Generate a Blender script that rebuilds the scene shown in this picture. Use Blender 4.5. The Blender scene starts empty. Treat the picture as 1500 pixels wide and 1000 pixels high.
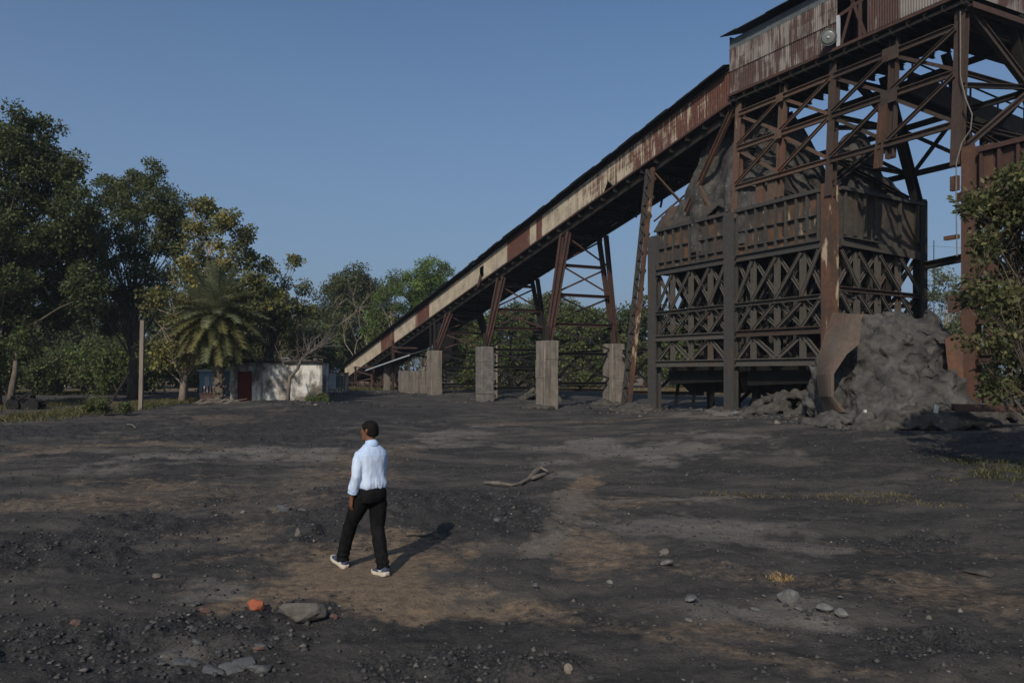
import bpy, math, random
import numpy as np
from mathutils import Vector, Matrix, noise as mnoise

# ------------------------------------------------------------------ camera, sky, sun, exposure
SC = bpy.context.scene
COL = SC.collection
EYE = 2.23
F = 1167.0                      # focal length in pixels of a 1500 px wide picture
cam_d = bpy.data.cameras.new("camera"); cam = bpy.data.objects.new("camera", cam_d); COL.objects.link(cam)
cam_d.sensor_width = 36; cam_d.lens = 36 * F / 1500; cam_d.shift_y = 45 / 1500
cam_d.clip_start = 0.1; cam_d.clip_end = 3000
cam.location = (0, 0, EYE); cam.rotation_euler = (math.radians(90), 0, 0)
SC.camera = cam
SUN_EL, SUN_AZ = math.radians(33.5), math.atan2(-0.30, -0.954)   # azimuth of the direction towards the sun, from +Y to +X
W_ = bpy.data.worlds.new("World"); SC.world = W_; W_.use_nodes = True
nt = W_.node_tree; nt.nodes.clear()
sky = nt.nodes.new("ShaderNodeTexSky"); sky.sky_type = 'NISHITA'; sky.sun_disc = False
sky.sun_elevation = SUN_EL; sky.sun_rotation = SUN_AZ
sky.altitude = 100; sky.air_density = 1.0; sky.dust_density = 3.2; sky.ozone_density = 4.0
bg = nt.nodes.new("ShaderNodeBackground"); bg.inputs[1].default_value = 0.125
wo = nt.nodes.new("ShaderNodeOutputWorld")
tn = nt.nodes.new('ShaderNodeMix'); tn.data_type = 'RGBA'; tn.blend_type = 'MULTIPLY'; tn.inputs[0].default_value = 1; tn.inputs[7].default_value = (.86, 1.03, 1.13, 1)
nt.links.new(sky.outputs[0], tn.inputs[6]); tc_ = nt.nodes.new('ShaderNodeTexCoord'); sx_ = nt.nodes.new('ShaderNodeSeparateXYZ'); nt.links.new(tc_.outputs['Generated'], sx_.inputs[0])
rp_ = nt.nodes.new('ShaderNodeValToRGB'); e_ = rp_.color_ramp.elements; e_[0].position = 0; e_[0].color = (.8, .8, .8, 1); e_[1].position = .5; e_[1].color = (.0, .0, .0, 1); e2_ = e_.new(.17); e2_.color = (.50, .50, .50, 1)
hz = nt.nodes.new('ShaderNodeMix'); hz.data_type = 'RGBA'; hz.inputs[7].default_value = (2.5, 3.4, 4.9, 1); nt.links.new(sx_.outputs[2], rp_.inputs[0]); nt.links.new(rp_.outputs[0], hz.inputs[0])
nt.links.new(tn.outputs[2], hz.inputs[6]); nt.links.new(hz.outputs[2], bg.inputs[0]); nt.links.new(bg.outputs[0], wo.inputs[0])
sd = bpy.data.lights.new("sun", 'SUN'); sd.energy = 5.0; sd.angle = math.radians(0.5); sd.color = (1, 0.90, 0.78)
sun = bpy.data.objects.new("sun", sd); COL.objects.link(sun)
sdir = Vector((math.sin(SUN_AZ) * math.cos(SUN_EL), math.cos(SUN_AZ) * math.cos(SUN_EL), math.sin(SUN_EL)))
sun.rotation_euler = sdir.to_track_quat('Z', 'Y').to_euler(); sun.location = (0, -20, 40)
SC.view_settings.view_transform = 'Standard'; SC.view_settings.look = 'None'
SC.view_settings.exposure = -0.55; SC.view_settings.gamma = 1
SC.cycles.max_bounces = 5; SC.cycles.transparent_max_bounces = 4

# ------------------------------------------------------------------ frames
NX, NY = 12.98, 32.5
E1 = np.array([-0.4637, 0.886]); E2 = np.array([0.886, 0.4637]); L = 11.44
RZ = math.atan2(-0.886, 0.4637)
def P(a, q, z):                 # a along the gallery (away from the near corner), q across it, z up
    return Vector((NX + E1[0] * a + E2[0] * q, NY + E1[1] * a + E2[1] * q, z))
def at(px, py, Y):              # the point at distance Y seen at a picture position
    return Vector(((px - 750) / F * Y, Y, EYE + (545 - py) / F * Y))
def gp(px, py, z=0.0):
    Y = (EYE - z) * F / (py - 545); return Vector(((px - 750) / F * Y, Y, z))

# ------------------------------------------------------------------ noise
def _h(i, j, s):
    n = (i * 374761393 + j * 668265263 + s * 1442695041) & 0xffffffff
    n = ((n ^ (n >> 13)) * 1274126177) & 0xffffffff
    return ((n ^ (n >> 16)) & 0xffff) / 65535.0
def vn(x, y, s=0):
    x = np.asarray(x, float); y = np.asarray(y, float)
    i = np.floor(x).astype(np.int64); j = np.floor(y).astype(np.int64); fx = x - i; fy = y - j
    fx = fx * fx * (3 - 2 * fx); fy = fy * fy * (3 - 2 * fy)
    return (_h(i, j, s) * (1 - fx) + _h(i + 1, j, s) * fx) * (1 - fy) + (_h(i, j + 1, s) * (1 - fx) + _h(i + 1, j + 1, s) * fx) * fy
def fbm(x, y, o=4, s=0):
    r = 0; a = .5; t = 0
    for k in range(o): r = r + a * vn(x * 2 ** k + 17.3 * k, y * 2 ** k - 9.1 * k, s + k); t += a; a *= .5
    return r / t - .5

# ------------------------------------------------------------------ materials
def material(name):
    m = bpy.data.materials.new(name); m.use_nodes = True; t = m.node_tree
    b = t.nodes["Principled BSDF"]; b.inputs["Roughness"].default_value = .85
    b.inputs["Specular IOR Level"].default_value = .25
    return m, t, b
def N(t, typ, **k):
    n = t.nodes.new(typ)
    for a, v in k.items(): setattr(n, a, v)
    return n
def noise_node(t, scale, detail=5, rough=.6, sc=(1, 1, 1), coord='Object'):
    tc = N(t, "ShaderNodeTexCoord"); mp = N(t, "ShaderNodeMapping"); mp.inputs["Scale"].default_value = sc
    n = N(t, "ShaderNodeTexNoise"); n.inputs["Scale"].default_value = scale; n.inputs["Detail"].default_value = detail
    n.inputs["Roughness"].default_value = rough
    t.links.new(tc.outputs[coord], mp.inputs[0]); t.links.new(mp.outputs[0], n.inputs[0]); return n.outputs[0]
def ramp(t, fac, stops):
    r = N(t, "ShaderNodeValToRGB"); e = r.color_ramp.elements
    while len(e) < len(stops): e.new(.5)
    for k, (p, c) in enumerate(stops):
        e[k].position = p; e[k].color = (c, c, c, 1) if isinstance(c, (int, float)) else (*c, 1)
    t.links.new(fac, r.inputs[0]); return r.outputs[0]
def mix(t, fac, a, b, mode='MIX'):
    n = N(t, "ShaderNodeMix", data_type='RGBA', blend_type=mode)
    for s, v in ((0, fac), (6, a), (7, b)):
        if hasattr(v, "links"): t.links.new(v, n.inputs[s])
        elif s == 0: n.inputs[0].default_value = v
        else: n.inputs[s].default_value = (*v, 1)
    return n.outputs[2]
def math_n(t, op, a, b):
    n = N(t, "ShaderNodeMath", operation=op)
    for s, v in ((0, a), (1, b)):
        if hasattr(v, "links"): t.links.new(v, n.inputs[s])
        else: n.inputs[s].default_value = v
    return n.outputs[0]
def bump(t, b, h, st, dist=.02):
    n = N(t, "ShaderNodeBump"); n.inputs["Strength"].default_value = st; n.inputs["Distance"].default_value = dist
    t.links.new(h, n.inputs["Height"]); t.links.new(n.outputs[0], b.inputs["Normal"])

def steel(name, dust, rust, pale=None, lo=.42, hi=.6, scale=1.3, pale_lo=.62):
    m, t, b = material(name)
    n1 = noise_node(t, scale, 8, .65, (1, 1, .45)); f = ramp(t, n1, [(lo, 0), (hi, 1)])
    c = mix(t, f, dust, rust)
    n2 = noise_node(t, 6, 6, .7); c = mix(t, ramp(t, n2, [(.3, .75), (.7, 1.25)]), (0, 0, 0), c, 'MULTIPLY') if False else mix(t, 1.0, c, ramp(t, n2, [(.3, .62), (.72, 1.0)]), 'MULTIPLY')
    if pale:
        n3 = noise_node(t, 1.7, 6, .6, (1.6, 1.6, .5)); c = mix(t, ramp(t, n3, [(pale_lo, 0), (pale_lo + .07, 1)]), c, pale)
    t.links.new(c, b.inputs["Base Color"]); bump(t, b, n2, .5, .01)
    return m
M = {}
M['dusty'] = steel('coal dusted steel', (.058, .055, .050), (.105, .062, .040), lo=.55, hi=.72)
M['dusty2'] = steel('coal dusted truss steel', (.088, .080, .069), (.115, .068, .044), lo=.55, hi=.7)
M['corner'] = steel('rusty flaking corner steel', (.072, .048, .036), (.135, .068, .040), (.34, .26, .18), pale_lo=.58)
M['panel'] = steel('rust stained hopper plate', (.052, .046, .041), (.135, .074, .042), (.30, .24, .16), lo=.42, hi=.58, scale=.9, pale_lo=.585)
M['endwall'] = steel('dusty hopper end plate', (.062, .054, .045), (.10, .058, .036), lo=.5, hi=.75, scale=.8)
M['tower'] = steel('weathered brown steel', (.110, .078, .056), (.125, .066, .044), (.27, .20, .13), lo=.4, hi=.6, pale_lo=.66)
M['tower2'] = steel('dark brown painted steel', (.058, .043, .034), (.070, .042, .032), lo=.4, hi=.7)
M['redsteel'] = steel('red oxide steel', (.062, .038, .031), (.082, .040, .030), lo=.38, hi=.65)
M['rust'] = steel('bright rust plate', (.068, .045, .034), (.125, .060, .036), lo=.35, hi=.65)
M['rustplate'] = steel('brown rust plate', (.100, .078, .062), (.13, .080, .056), lo=.4, hi=.7, scale=.8)
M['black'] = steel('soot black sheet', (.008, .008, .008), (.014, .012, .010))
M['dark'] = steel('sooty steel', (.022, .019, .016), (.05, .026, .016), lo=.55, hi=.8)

def corrugated(name, cream, rust):
    m, t, b = material(name)
    at_ = N(t, "ShaderNodeAttribute", attribute_name="tint"); sp = N(t, "ShaderNodeSeparateColor"); t.links.new(at_.outputs["Color"], sp.inputs[0])
    s = noise_node(t, 5.0, 6, .75, (1.0, .2, .09)); s2 = noise_node(t, 1.1, 5, .6)
    f = math_n(t, 'ADD', math_n(t, 'ADD', math_n(t, 'MULTIPLY', s, 1.9), math_n(t, 'MULTIPLY', s2, .6)), math_n(t, 'SUBTRACT', sp.outputs[0], 1.18))
    f = ramp(t, f, [(.38, 0), (.62, 1)])
    dn = noise_node(t, 9, 5, .7); rs = mix(t, ramp(t, dn, [(.35, 0), (.65, 1)]), rust, tuple(v * .62 for v in rust))
    cr = mix(t, ramp(t, s2, [(.35, 0), (.7, 1)]), cream, tuple(v * .6 for v in cream))
    c = mix(t, f, cr, rs); c = mix(t, sp.outputs[1], c, (.02, .012, .01))
    t.links.new(c, b.inputs["Base Color"]); b.inputs["Roughness"].default_value = .7; bump(t, b, dn, .25, .01)
    return m
M['clad'] = corrugated('cream and rust sheet cladding', (.40, .34, .25), (.115, .050, .034))
M['clad2'] = corrugated('grey and rust corrugated sheet', (.20, .175, .16), (.070, .038, .030))
M['grey'] = steel('grey painted sheet', (.13, .15, .15), (.10, .11, .11))

def ground_mat():
    m, t, b = material('coal dust ground')
    a = N(t, "ShaderNodeAttribute", attribute_name="tint"); sp = N(t, "ShaderNodeSeparateColor"); t.links.new(a.outputs["Color"], sp.inputs[0])
    n1 = noise_node(t, .9, 9, .62, (1, 1, 1)); n2 = noise_node(t, 7, 8, .7); n3 = noise_node(t, 30, 6, .75)
    n4 = noise_node(t, .35, 6, .6, (1, 2.2, 1))
    base = mix(t, ramp(t, n2, [(.3, 0), (.7, 1)]), (.022, .0215, .022), (.066, .062, .058))
    base = mix(t, ramp(t, n4, [(.42, 0), (.62, .7)]), base, (.115, .102, .088))
    fb = ramp(t, math_n(t, 'ADD', sp.outputs[0], math_n(t, 'ADD', math_n(t, 'MULTIPLY', math_n(t, 'SUBTRACT', n2, .5), 1.3), math_n(t, 'MULTIPLY', math_n(t, 'SUBTRACT', n1, .5), .6))), [(.22, 0), (.85, .95)])
    br = mix(t, ramp(t, n2, [(.35, 0), (.6, 1)]), (.12, .092, .066), (.235, .170, .115))
    c = mix(t, fb, base, br)
    fg = ramp(t, math_n(t, 'ADD', sp.outputs[1], math_n(t, 'MULTIPLY', math_n(t, 'SUBTRACT', n1, .5), .8)), [(.25, 0), (.8, 1)])
    c = mix(t, fg, c, (.155, .140, .125))
    fd = ramp(t, math_n(t, 'ADD', sp.outputs[2], math_n(t, 'MULTIPLY', math_n(t, 'SUBTRACT', n1, .5), .7)), [(.25, 0), (.8, .85)])
    c = mix(t, fd, c, mix(t, ramp(t, n3, [(.35, 0), (.68, 1)]), (.012, .012, .013), (.068, .066, .066)))
    c = mix(t, 1.0, c, ramp(t, n3, [(.28, .45), (.5, .95), (.74, 1.0)]), 'MULTIPLY')
    vo = N(t, "ShaderNodeTexVoronoi"); vo.inputs["Scale"].default_value = 11; tc = N(t, "ShaderNodeTexCoord"); t.links.new(tc.outputs["Object"], vo.inputs[0])
    vs = N(t, "ShaderNodeSeparateColor"); t.links.new(vo.outputs["Color"], vs.inputs[0])
    spk = math_n(t, 'MULTIPLY', math_n(t, 'LESS_THAN', vo.outputs["Distance"], .17), math_n(t, 'GREATER_THAN', vs.outputs[0], .86))
    c = mix(t, spk, c, (.20, .185, .165))
    t.links.new(c, b.inputs["Base Color"]); b.inputs["Roughness"].default_value = .95; b.inputs["Specular IOR Level"].default_value = .12
    hh = math_n(t, 'ADD', math_n(t, 'MULTIPLY', n2, 1.0), math_n(t, 'MULTIPLY', n3, .45)); bump(t, b, hh, .9, .05)
    return m
M['ground'] = ground_mat()
def simple(name, c1, c2, scale=4, rough=.9, bs=.4, bd=.02, sc=(1, 1, 1), lo=.35, hi=.65):
    m, t, b = material(name); n = noise_node(t, scale, 8, .65, sc)
    t.links.new(mix(t, ramp(t, n, [(lo, 0), (hi, 1)]), c1, c2), b.inputs["Base Color"]); b.inputs["Roughness"].default_value = rough
    bump(t, b, n, bs, bd); return m
def coalmat():
    m, t, b = material('hardened coal dust'); n = noise_node(t, 1.1, 9, .68); n2 = noise_node(t, 16, 6, .75)
    c = mix(t, ramp(t, n, [(.38, 0), (.64, 1)]), (.030, .028, .026), (.118, .110, .100)); c = mix(t, 1.0, c, ramp(t, n2, [(.3, .55), (.62, 1.0)]), 'MULTIPLY')
    tc = N(t, "ShaderNodeTexCoord"); vo = N(t, "ShaderNodeTexVoronoi"); vo.inputs["Scale"].default_value = 5; t.links.new(tc.outputs["Object"], vo.inputs[0]); vs = N(t, "ShaderNodeSeparateColor"); t.links.new(vo.outputs["Color"], vs.inputs[0])
    c = mix(t, math_n(t, 'MULTIPLY', math_n(t, 'LESS_THAN', vo.outputs["Distance"], .16), math_n(t, 'GREATER_THAN', vs.outputs[0], .75)), c, (.26, .24, .21))
    t.links.new(c, b.inputs["Base Color"]); b.inputs["Roughness"].default_value = .95; bump(t, b, math_n(t, 'ADD', n, math_n(t, 'MULTIPLY', n2, .3)), 1, .25); return m
M['coal'] = coalmat()
M['dust'] = simple('pale grey caked dust', (.026, .025, .024), (.092, .086, .079), 1.3, bs=1, bd=.2)
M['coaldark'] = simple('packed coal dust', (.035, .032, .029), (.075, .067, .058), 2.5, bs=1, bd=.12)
M['concrete'] = None
def concrete():
    m, t, b = material('stained concrete')
    n = noise_node(t, 2.2, 7, .6); st = noise_node(t, 2.6, 5, .6, (1.8, 1.8, .13)); n3 = noise_node(t, 14, 5, .7)
    c = mix(t, ramp(t, n, [(.35, 0), (.65, 1)]), (.155, .135, .112), (.235, .205, .168))
    c = mix(t, ramp(t, st, [(.45, 0), (.66, .75)]), c, (.075, .065, .055))
    c = mix(t, 1.0, c, ramp(t, n3, [(.3, .7), (.7, 1)]), 'MULTIPLY')
    t.links.new(c, b.inputs["Base Color"]); bump(t, b, n3, .5, .02); return m
M['concrete'] = concrete()
M['concdark'] = simple('sooty concrete', (.085, .078, .072), (.17, .15, .135), 3)
def whitewash():
    m, t, b = material('stained whitewash')
    n = noise_node(t, .7, 7, .62); st = noise_node(t, 1.8, 6, .6, (1.6, 1.6, .35)); n3 = noise_node(t, 3, 5, .7)
    c = mix(t, ramp(t, n3, [(.35, 0), (.65, 1)]), (.56, .52, .45), (.46, .46, .46))
    c = mix(t, ramp(t, n, [(.44, 0), (.56, 1)]), c, (.12, .105, .085))
    c = mix(t, ramp(t, st, [(.5, 0), (.62, .8)]), c, (.13, .12, .10))
    t.links.new(c, b.inputs["Base Color"]); bump(t, b, n3, .3, .02); return m
M['white'] = whitewash()
M['doorred'] = simple('red door paint', (.15, .020, .013), (.10, .015, .010), 3)
M['pole'] = simple('pale concrete pole', (.20, .165, .125), (.14, .115, .09), 3, sc=(1, 1, .3))
M['bark'] = simple('bark', (.055, .044, .033), (.13, .105, .078), 5, sc=(1, 1, .25), bs=.8)
M['palebark'] = simple('pale bark', (.15, .12, .09), (.27, .22, .165), 5, sc=(1, 1, .3), bs=.6)
M['brick'] = simple('broken brick', (.30, .085, .04), (.20, .06, .035), 9, bs=.8)
M['brick2'] = simple('dull red stone', (.105, .062, .05), (.08, .052, .045), 9)
M['stone'] = simple('grey brown stone', (.075, .068, .060), (.12, .108, .095), 6, bs=.9)
M['pstone'] = simple('pale slag', (.075, .075, .074), (.155, .15, .142), 8, bs=.9)
M['dstone'] = simple('slate', (.055, .058, .062), (.09, .09, .09), 6, bs=.5)
M['wood'] = simple('weathered wood', (.16, .14, .12), (.09, .075, .06), 6, sc=(1, 1, 1), bs=.7)
M['blue'] = simple('pale blue paint', (.16, .25, .33), (.12, .19, .26), 3)
M['paleblue'] = simple('off white paint', (.42, .45, .48), (.32, .34, .36), 3)
M['cable'] = simple('pale cable', (.16, .14, .12), (.12, .10, .09), 3)
M['bone'] = simple('white plastic scrap', (.5, .47, .42), (.4, .37, .33), 3)
def leafmat(name, tr=.35):
    m, t, b = material(name)
    a = N(t, "ShaderNodeAttribute", attribute_name="tint"); t.links.new(a.outputs["Color"], b.inputs["Base Color"])
    b.inputs["Roughness"].default_value = .6; b.inputs["Specular IOR Level"].default_value = .25
    tl = N(t, "ShaderNodeBsdfTranslucent"); t.links.new(a.outputs["Color"], tl.inputs[0])
    mx = N(t, "ShaderNodeMixShader"); mx.inputs[0].default_value = tr; out = t.nodes["Material Output"]
    t.links.new(b.outputs[0], mx.inputs[1]); t.links.new(tl.outputs[0], mx.inputs[2]); t.links.new(mx.outputs[0], out.inputs[0]); return m
M['leaf'] = leafmat('leaves')
def glassy():
    m, t, b = material('lamp glass'); b.inputs["Base Color"].default_value = (.13, .135, .12, 1); b.inputs["Roughness"].default_value = .25
    b.inputs["Specular IOR Level"].default_value = .6; return m
M['lampglass'] = glassy()

# ------------------------------------------------------------------ objects
def empty(name, loc, label=None, cat=None, group=None, rz=0):
    o = bpy.data.objects.new(name, None); COL.objects.link(o); o.location = loc; o.rotation_euler = (0, 0, rz)
    o.empty_display_size = .2
    tag(o, label, cat, group); return o
def tag(o, label=None, cat=None, group=None, kind=None):
    if label: o["label"] = label
    if cat: o["category"] = cat
    if group: o["group"] = group
    if kind: o["kind"] = kind
    return o
def rootmat(o):
    if o is None: return Matrix.Identity(4)
    m = Matrix.Translation(o.location) @ o.rotation_euler.to_matrix().to_4x4()
    return rootmat(o.parent) @ m if o.parent else m
class MB:
    def __init__(s): s.v = []; s.f = []; s.c = []; s.np = []
    def poly(s, pts, faces, col=None):
        b = len(s.v); s.v += [tuple(p) for p in pts]; s.f += [[b + i for i in f] for f in faces]
        s.c += [col] * len(faces); return s
    def boxf(s, o, ax, ay, az, col=None):     # corner + three edge vectors
        o, ax, ay, az = Vector(o), Vector(ax), Vector(ay), Vector(az)
        p = [o, o + ax, o + ax + ay, o + ay]; p += [q + az for q in p]
        return s.poly(p, [(3, 2, 1, 0), (4, 5, 6, 7), (0, 1, 5, 4), (1, 2, 6, 5), (2, 3, 7, 6), (3, 0, 4, 7)], col)
    def abox(s, a0, a1, q0, q1, z0, z1, col=None):   # box in the gallery frame
        o = P(a0, q0, z0); return s.boxf(o, P(a1, q0, z0) - o, P(a0, q1, z0) - o, (0, 0, z1 - z0), col)
    def wbox(s, x0, x1, y0, y1, z0, z1, col=None):
        return s.boxf((x0, y0, z0), (x1 - x0, 0, 0), (0, y1 - y0, 0), (0, 0, z1 - z0), col)
    def bar(s, p, q, w=.15, h=None, prof='box', up=None, t=None, out=None):
        p, q = Vector(p), Vector(q); d = (q - p).normalized(); h = h or w
        u = Vector(out) if out is not None else P(0, -1, 0) - P(0, 0, 0)
        u = (u - d * u.dot(d))
        if u.length < 1e-3: u = Vector((0, 0, 1)) - d * d.z
        u.normalize(); r = d.cross(u)
        t = t or max(.012, w * .14)
        a, b = w / 2, h / 2       # a along r, b along u (towards viewer side)
        if prof == 'box': pr = [(-a, -b), (a, -b), (a, b), (-a, b)]
        elif prof == 'C': pr = [(-a, -b), (a, -b), (a, b), (a - t, b), (a - t, -b + t), (-a + t, -b + t), (-a + t, b), (-a, b)]
        elif prof == 'L': pr = [(-a, -b), (-a + t, -b), (-a + t, b - t), (a, b - t), (a, b), (-a, b)]
        elif prof == 'I': pr = [(-a, -b), (a, -b), (a, -b + t), (t / 2, -b + t), (t / 2, b - t), (a, b - t), (a, b), (-a, b), (-a, b - t), (-t / 2, b - t), (-t / 2, -b + t), (-a, -b + t)]
        elif prof == 'H': pr = [(-a, -b), (-a + t, -b), (-a + t, -t / 2), (a - t, -t / 2), (a - t, -b), (a, -b), (a, b), (a - t, b), (a - t, t / 2), (-a + t, t / 2), (-a + t, b), (-a, b)]
        n = len(pr); pts = [p + r * x + u * y for x, y in pr] + [q + r * x + u * y for x, y in pr]
        fs = [(i, (i + 1) % n, n + (i + 1) % n, n + i) for i in range(n)] + [tuple(range(n - 1, -1, -1)), tuple(range(n, 2 * n))]
        return s.poly(pts, fs)
    def tube(s, pts, rad, n=8, cap=True, el=1.0, col=None):
        pts = [Vector(p) for p in pts]; rad = rad if hasattr(rad, '__len__') else [rad] * len(pts)
        b = len(s.v); prev = None
        for i, p in enumerate(pts):
            d = (pts[min(i + 1, len(pts) - 1)] - pts[max(i - 1, 0)]).normalized()
            if prev is None: r = d.cross(Vector((0, 1, 0)) if abs(d.y) < .9 else Vector((1, 0, 0)))
            else: r = prev - d * prev.dot(d)
            r.normalize(); prev = r; u = d.cross(r)
            for k in range(n):
                a = 2 * math.pi * k / n; s.v.append(tuple(p + (r * math.cos(a) + u * math.sin(a) * el) * rad[i]))
        m = len(pts)
        for i in range(m - 1):
            for k in range(n):
                s.f.append([b + i * n + k, b + i * n + (k + 1) % n, b + (i + 1) * n + (k + 1) % n, b + (i + 1) * n + k]); s.c.append(col)
        if cap: s.f += [[b + k for k in range(n - 1, -1, -1)], [b + (m - 1) * n + k for k in range(n)]]; s.c += [col, col]
        return s
    def loft(s, rings, cap=True):             # rings: lists of equal length
        n = len(rings[0]); b = len(s.v)
        for r in rings: s.v += [tuple(p) for p in r]
        for i in range(len(rings) - 1):
            for k in range(n): s.f.append([b + i * n + k, b + i * n + (k + 1) % n, b + (i + 1) * n + (k + 1) % n, b + (i + 1) * n + k]); s.c.append(None)
        if cap: s.f += [[b + k for k in range(n - 1, -1, -1)], [b + (len(rings) - 1) * n + k for k in range(n)]]; s.c += [None] * 2
        return s
    def mesh(s, name, mat, inv=None, smooth=False):
        me = bpy.data.meshes.new(name); vs = s.v
        if inv is not None: vs = [tuple(inv @ Vector(v)) for v in s.v]
        me.from_pydata(vs, [], s.f); me.materials.append(mat)
        if any(c is not None for c in s.c):
            at_ = me.attributes.new("tint", 'FLOAT_COLOR', 'FACE')
            at_.data.foreach_set("color", np.array([(*(c or (0, 0, 0)), 1) for c in s.c], 'f').ravel())
        if smooth: me.polygons.foreach_set("use_smooth", [True] * len(me.polygons))
        me.update(); return me
    def build(s, name, mat, root=None, smooth=False):
        if isinstance(mat, str): mat = M[mat]
        me = s.mesh(name, mat, rootmat(root).inverted() if root else None, smooth)
        o = bpy.data.objects.new(name, me); COL.objects.link(o)
        if root: o.parent = root
        return o
def np_mesh(name, V, Fq, mat, tint=None, dom='FACE', smooth=False, parent=None):
    me = bpy.data.meshes.new(name); k = Fq.shape[1]
    me.vertices.add(len(V)); me.vertices.foreach_set("co", V.astype('f').ravel())
    me.loops.add(Fq.size); me.loops.foreach_set("vertex_index", Fq.astype('i').ravel())
    me.polygons.add(len(Fq)); me.polygons.foreach_set("loop_start", np.arange(0, Fq.size, k, dtype='i'))
    try: me.polygons.foreach_set("loop_total", np.full(len(Fq), k, 'i'))
    except Exception: pass
    if tint is not None:
        at_ = me.attributes.new("tint", 'FLOAT_COLOR', dom); c = np.ones((len(tint), 4), 'f'); c[:, :3] = tint; at_.data.foreach_set("color", c.ravel())
    if smooth: me.polygons.foreach_set("use_smooth", np.ones(len(Fq), bool))
    me.materials.append(mat); me.update(calc_edges=True); me.validate()
    o = bpy.data.objects.new(name, me); COL.objects.link(o)
    if parent: o.parent = parent
    return o
def copy_tree(o, parent=None):
    c = o.copy(); COL.objects.link(c)
    if parent: c.parent = parent
    for ch in list(o.children): copy_tree(ch, c)
    return c

# ------------------------------------------------------------------ ground
CP = [(0, 0, 0), (-5, 8, 0), (5, 8, 0), (0, 14, 0), (-10, 14, 0), (10, 14, .02), (0, 22, .0), (-12, 24, -.05), (8, 22, .05), (-22, 30, 0), (-30, 45, .1),
      (10.3, 37.6, .27), (7.7, 42.6, .12), (2.3, 50.7, -.1), (-1.9, 58.8, -.2), (-6.5, 67.5, .40), (14, 28, .5), (16, 27.6, .8), (20, 24, .9), (18, 34, .6), (14.5, 22, .2),
      (-15, 52, .42), (-20, 43, .2), (-20, 50, .4), (-9, 50, .2), (-10, 42, 0), (0, 38, .05), (0, 90, .3), (-40, 80, .3), (40, 80, .5), (-12, 80, .5), (14, 44, .1), (8, 54, .0), (20, 60, .2)]
def gz0(x, y):
    x = np.asarray(x, float); y = np.asarray(y, float); num = 0; den = 1e-9
    for cx, cy, cz in CP:
        s = 3.5 + .05 * abs(cy); w = np.exp(-((x - cx) ** 2 + (y - cy) ** 2) / (2 * s * s)) + 1e-6 / (1 + (x - cx) ** 2 + (y - cy) ** 2)
        num = num + w * cz; den = den + w
    return num / den
def gz(x, y): return float(gz0(x, y) + .10 * fbm(np.array(x * .12), np.array(y * .12), 3, 5) * min(1, abs(y) / 20))
def ell(x0, x1, y0, y1, rot=0):
    a, b = gp(0, y0)[1], gp(0, y1)[1]; Y = (a + b) / 2; yc = (y0 + y1) / 2; Yc = gp(0, yc)[1]
    return (((x0 + x1) / 2 - 750) / F * Yc, Yc, max(.1, (x1 - x0) / 2 / F * Yc), max(.1, abs(a - b) / 2), rot)
BROWN = [ell(330, 700, 775, 880), ell(470, 720, 830, 915), ell(60, 330, 690, 745), ell(440, 560, 655, 745), ell(815, 890, 700, 775), ell(850, 1000, 730, 752), ell(800, 960, 770, 850), ell(900, 1200, 895, 945, .3),
         ell(1240, 1500, 820, 900), ell(0, 130, 600, 622), ell(20, 170, 640, 670), ell(540, 650, 560, 572), ell(930, 960, 556, 575), ell(600, 880, 870, 905), ell(180, 420, 770, 800), ell(250, 430, 605, 625)]
GREY = [ell(100, 520, 645, 690), ell(180, 470, 650, 668), ell(1020, 1250, 860, 925), ell(880, 1250, 740, 800), ell(930, 1180, 610, 626), ell(740, 1150, 640, 680), ell(560, 760, 626, 650), ell(250, 420, 840, 890), ell(150, 350, 930, 1000)]
DARK = [ell(-50, 290, 720, 900), ell(380, 830, 700, 790), ell(-50, 450, 900, 1000), ell(1150, 1550, 900, 1000), ell(1000, 1500, 640, 700), ell(200, 700, 590, 640), ell(-50, 220, 618, 645), ell(500, 900, 930, 1000), ell(320, 480, 880, 930), ell(1150, 1500, 770, 810)]
def sst(v, a, b): v = np.clip((v - a) / (b - a), 0, 1); return v * v * (3 - 2 * v)
def mask(lst, x, y, s):
    r = np.zeros(np.shape(x)); wob = fbm(x * .8, y * .8, 5, s) * 2.2 + fbm(x * 4, y * 4, 3, s + 9) * .7
    for cx, cy, rx, ry, rot in lst:
        dx, dy = x - cx, y - cy; c, sn = math.cos(rot), math.sin(rot); ex, ey = dx * c + dy * sn, -dx * sn + dy * c
        r = np.maximum(r, sst(1.15 - np.sqrt((ex / rx) ** 2 + (ey / ry) ** 2) + wob, 0, .8))
    return r
TRACKS = [([(-60, 748), (120, 742), (300, 735), (430, 715), (520, 682), (600, 655)], 1.0, .5), ([(40, 652), (200, 648), (330, 655), (480, 668), (560, 700)], .9, .55), ([(862, 695), (845, 730), (832, 770), (790, 810)], .42, 1), ([(840, 736), (960, 740), (1080, 732)], .22, .9),
          ([(330, 790), (480, 830), (620, 865), (760, 890), (900, 915), (1050, 945), (1250, 985)], .35, .7), ([(820, 800), (1000, 832), (1200, 850), (1520, 905)], .5, .5), ([(900, 765), (1100, 790), (1300, 800), (1520, 815)], .5, .4), ([(700, 625), (900, 622), (1180, 615)], 1.2, .5)]
TRW = [([tuple(gp(px, py))[:2] for px, py in p], w, k) for p, w, k in TRACKS]
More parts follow.
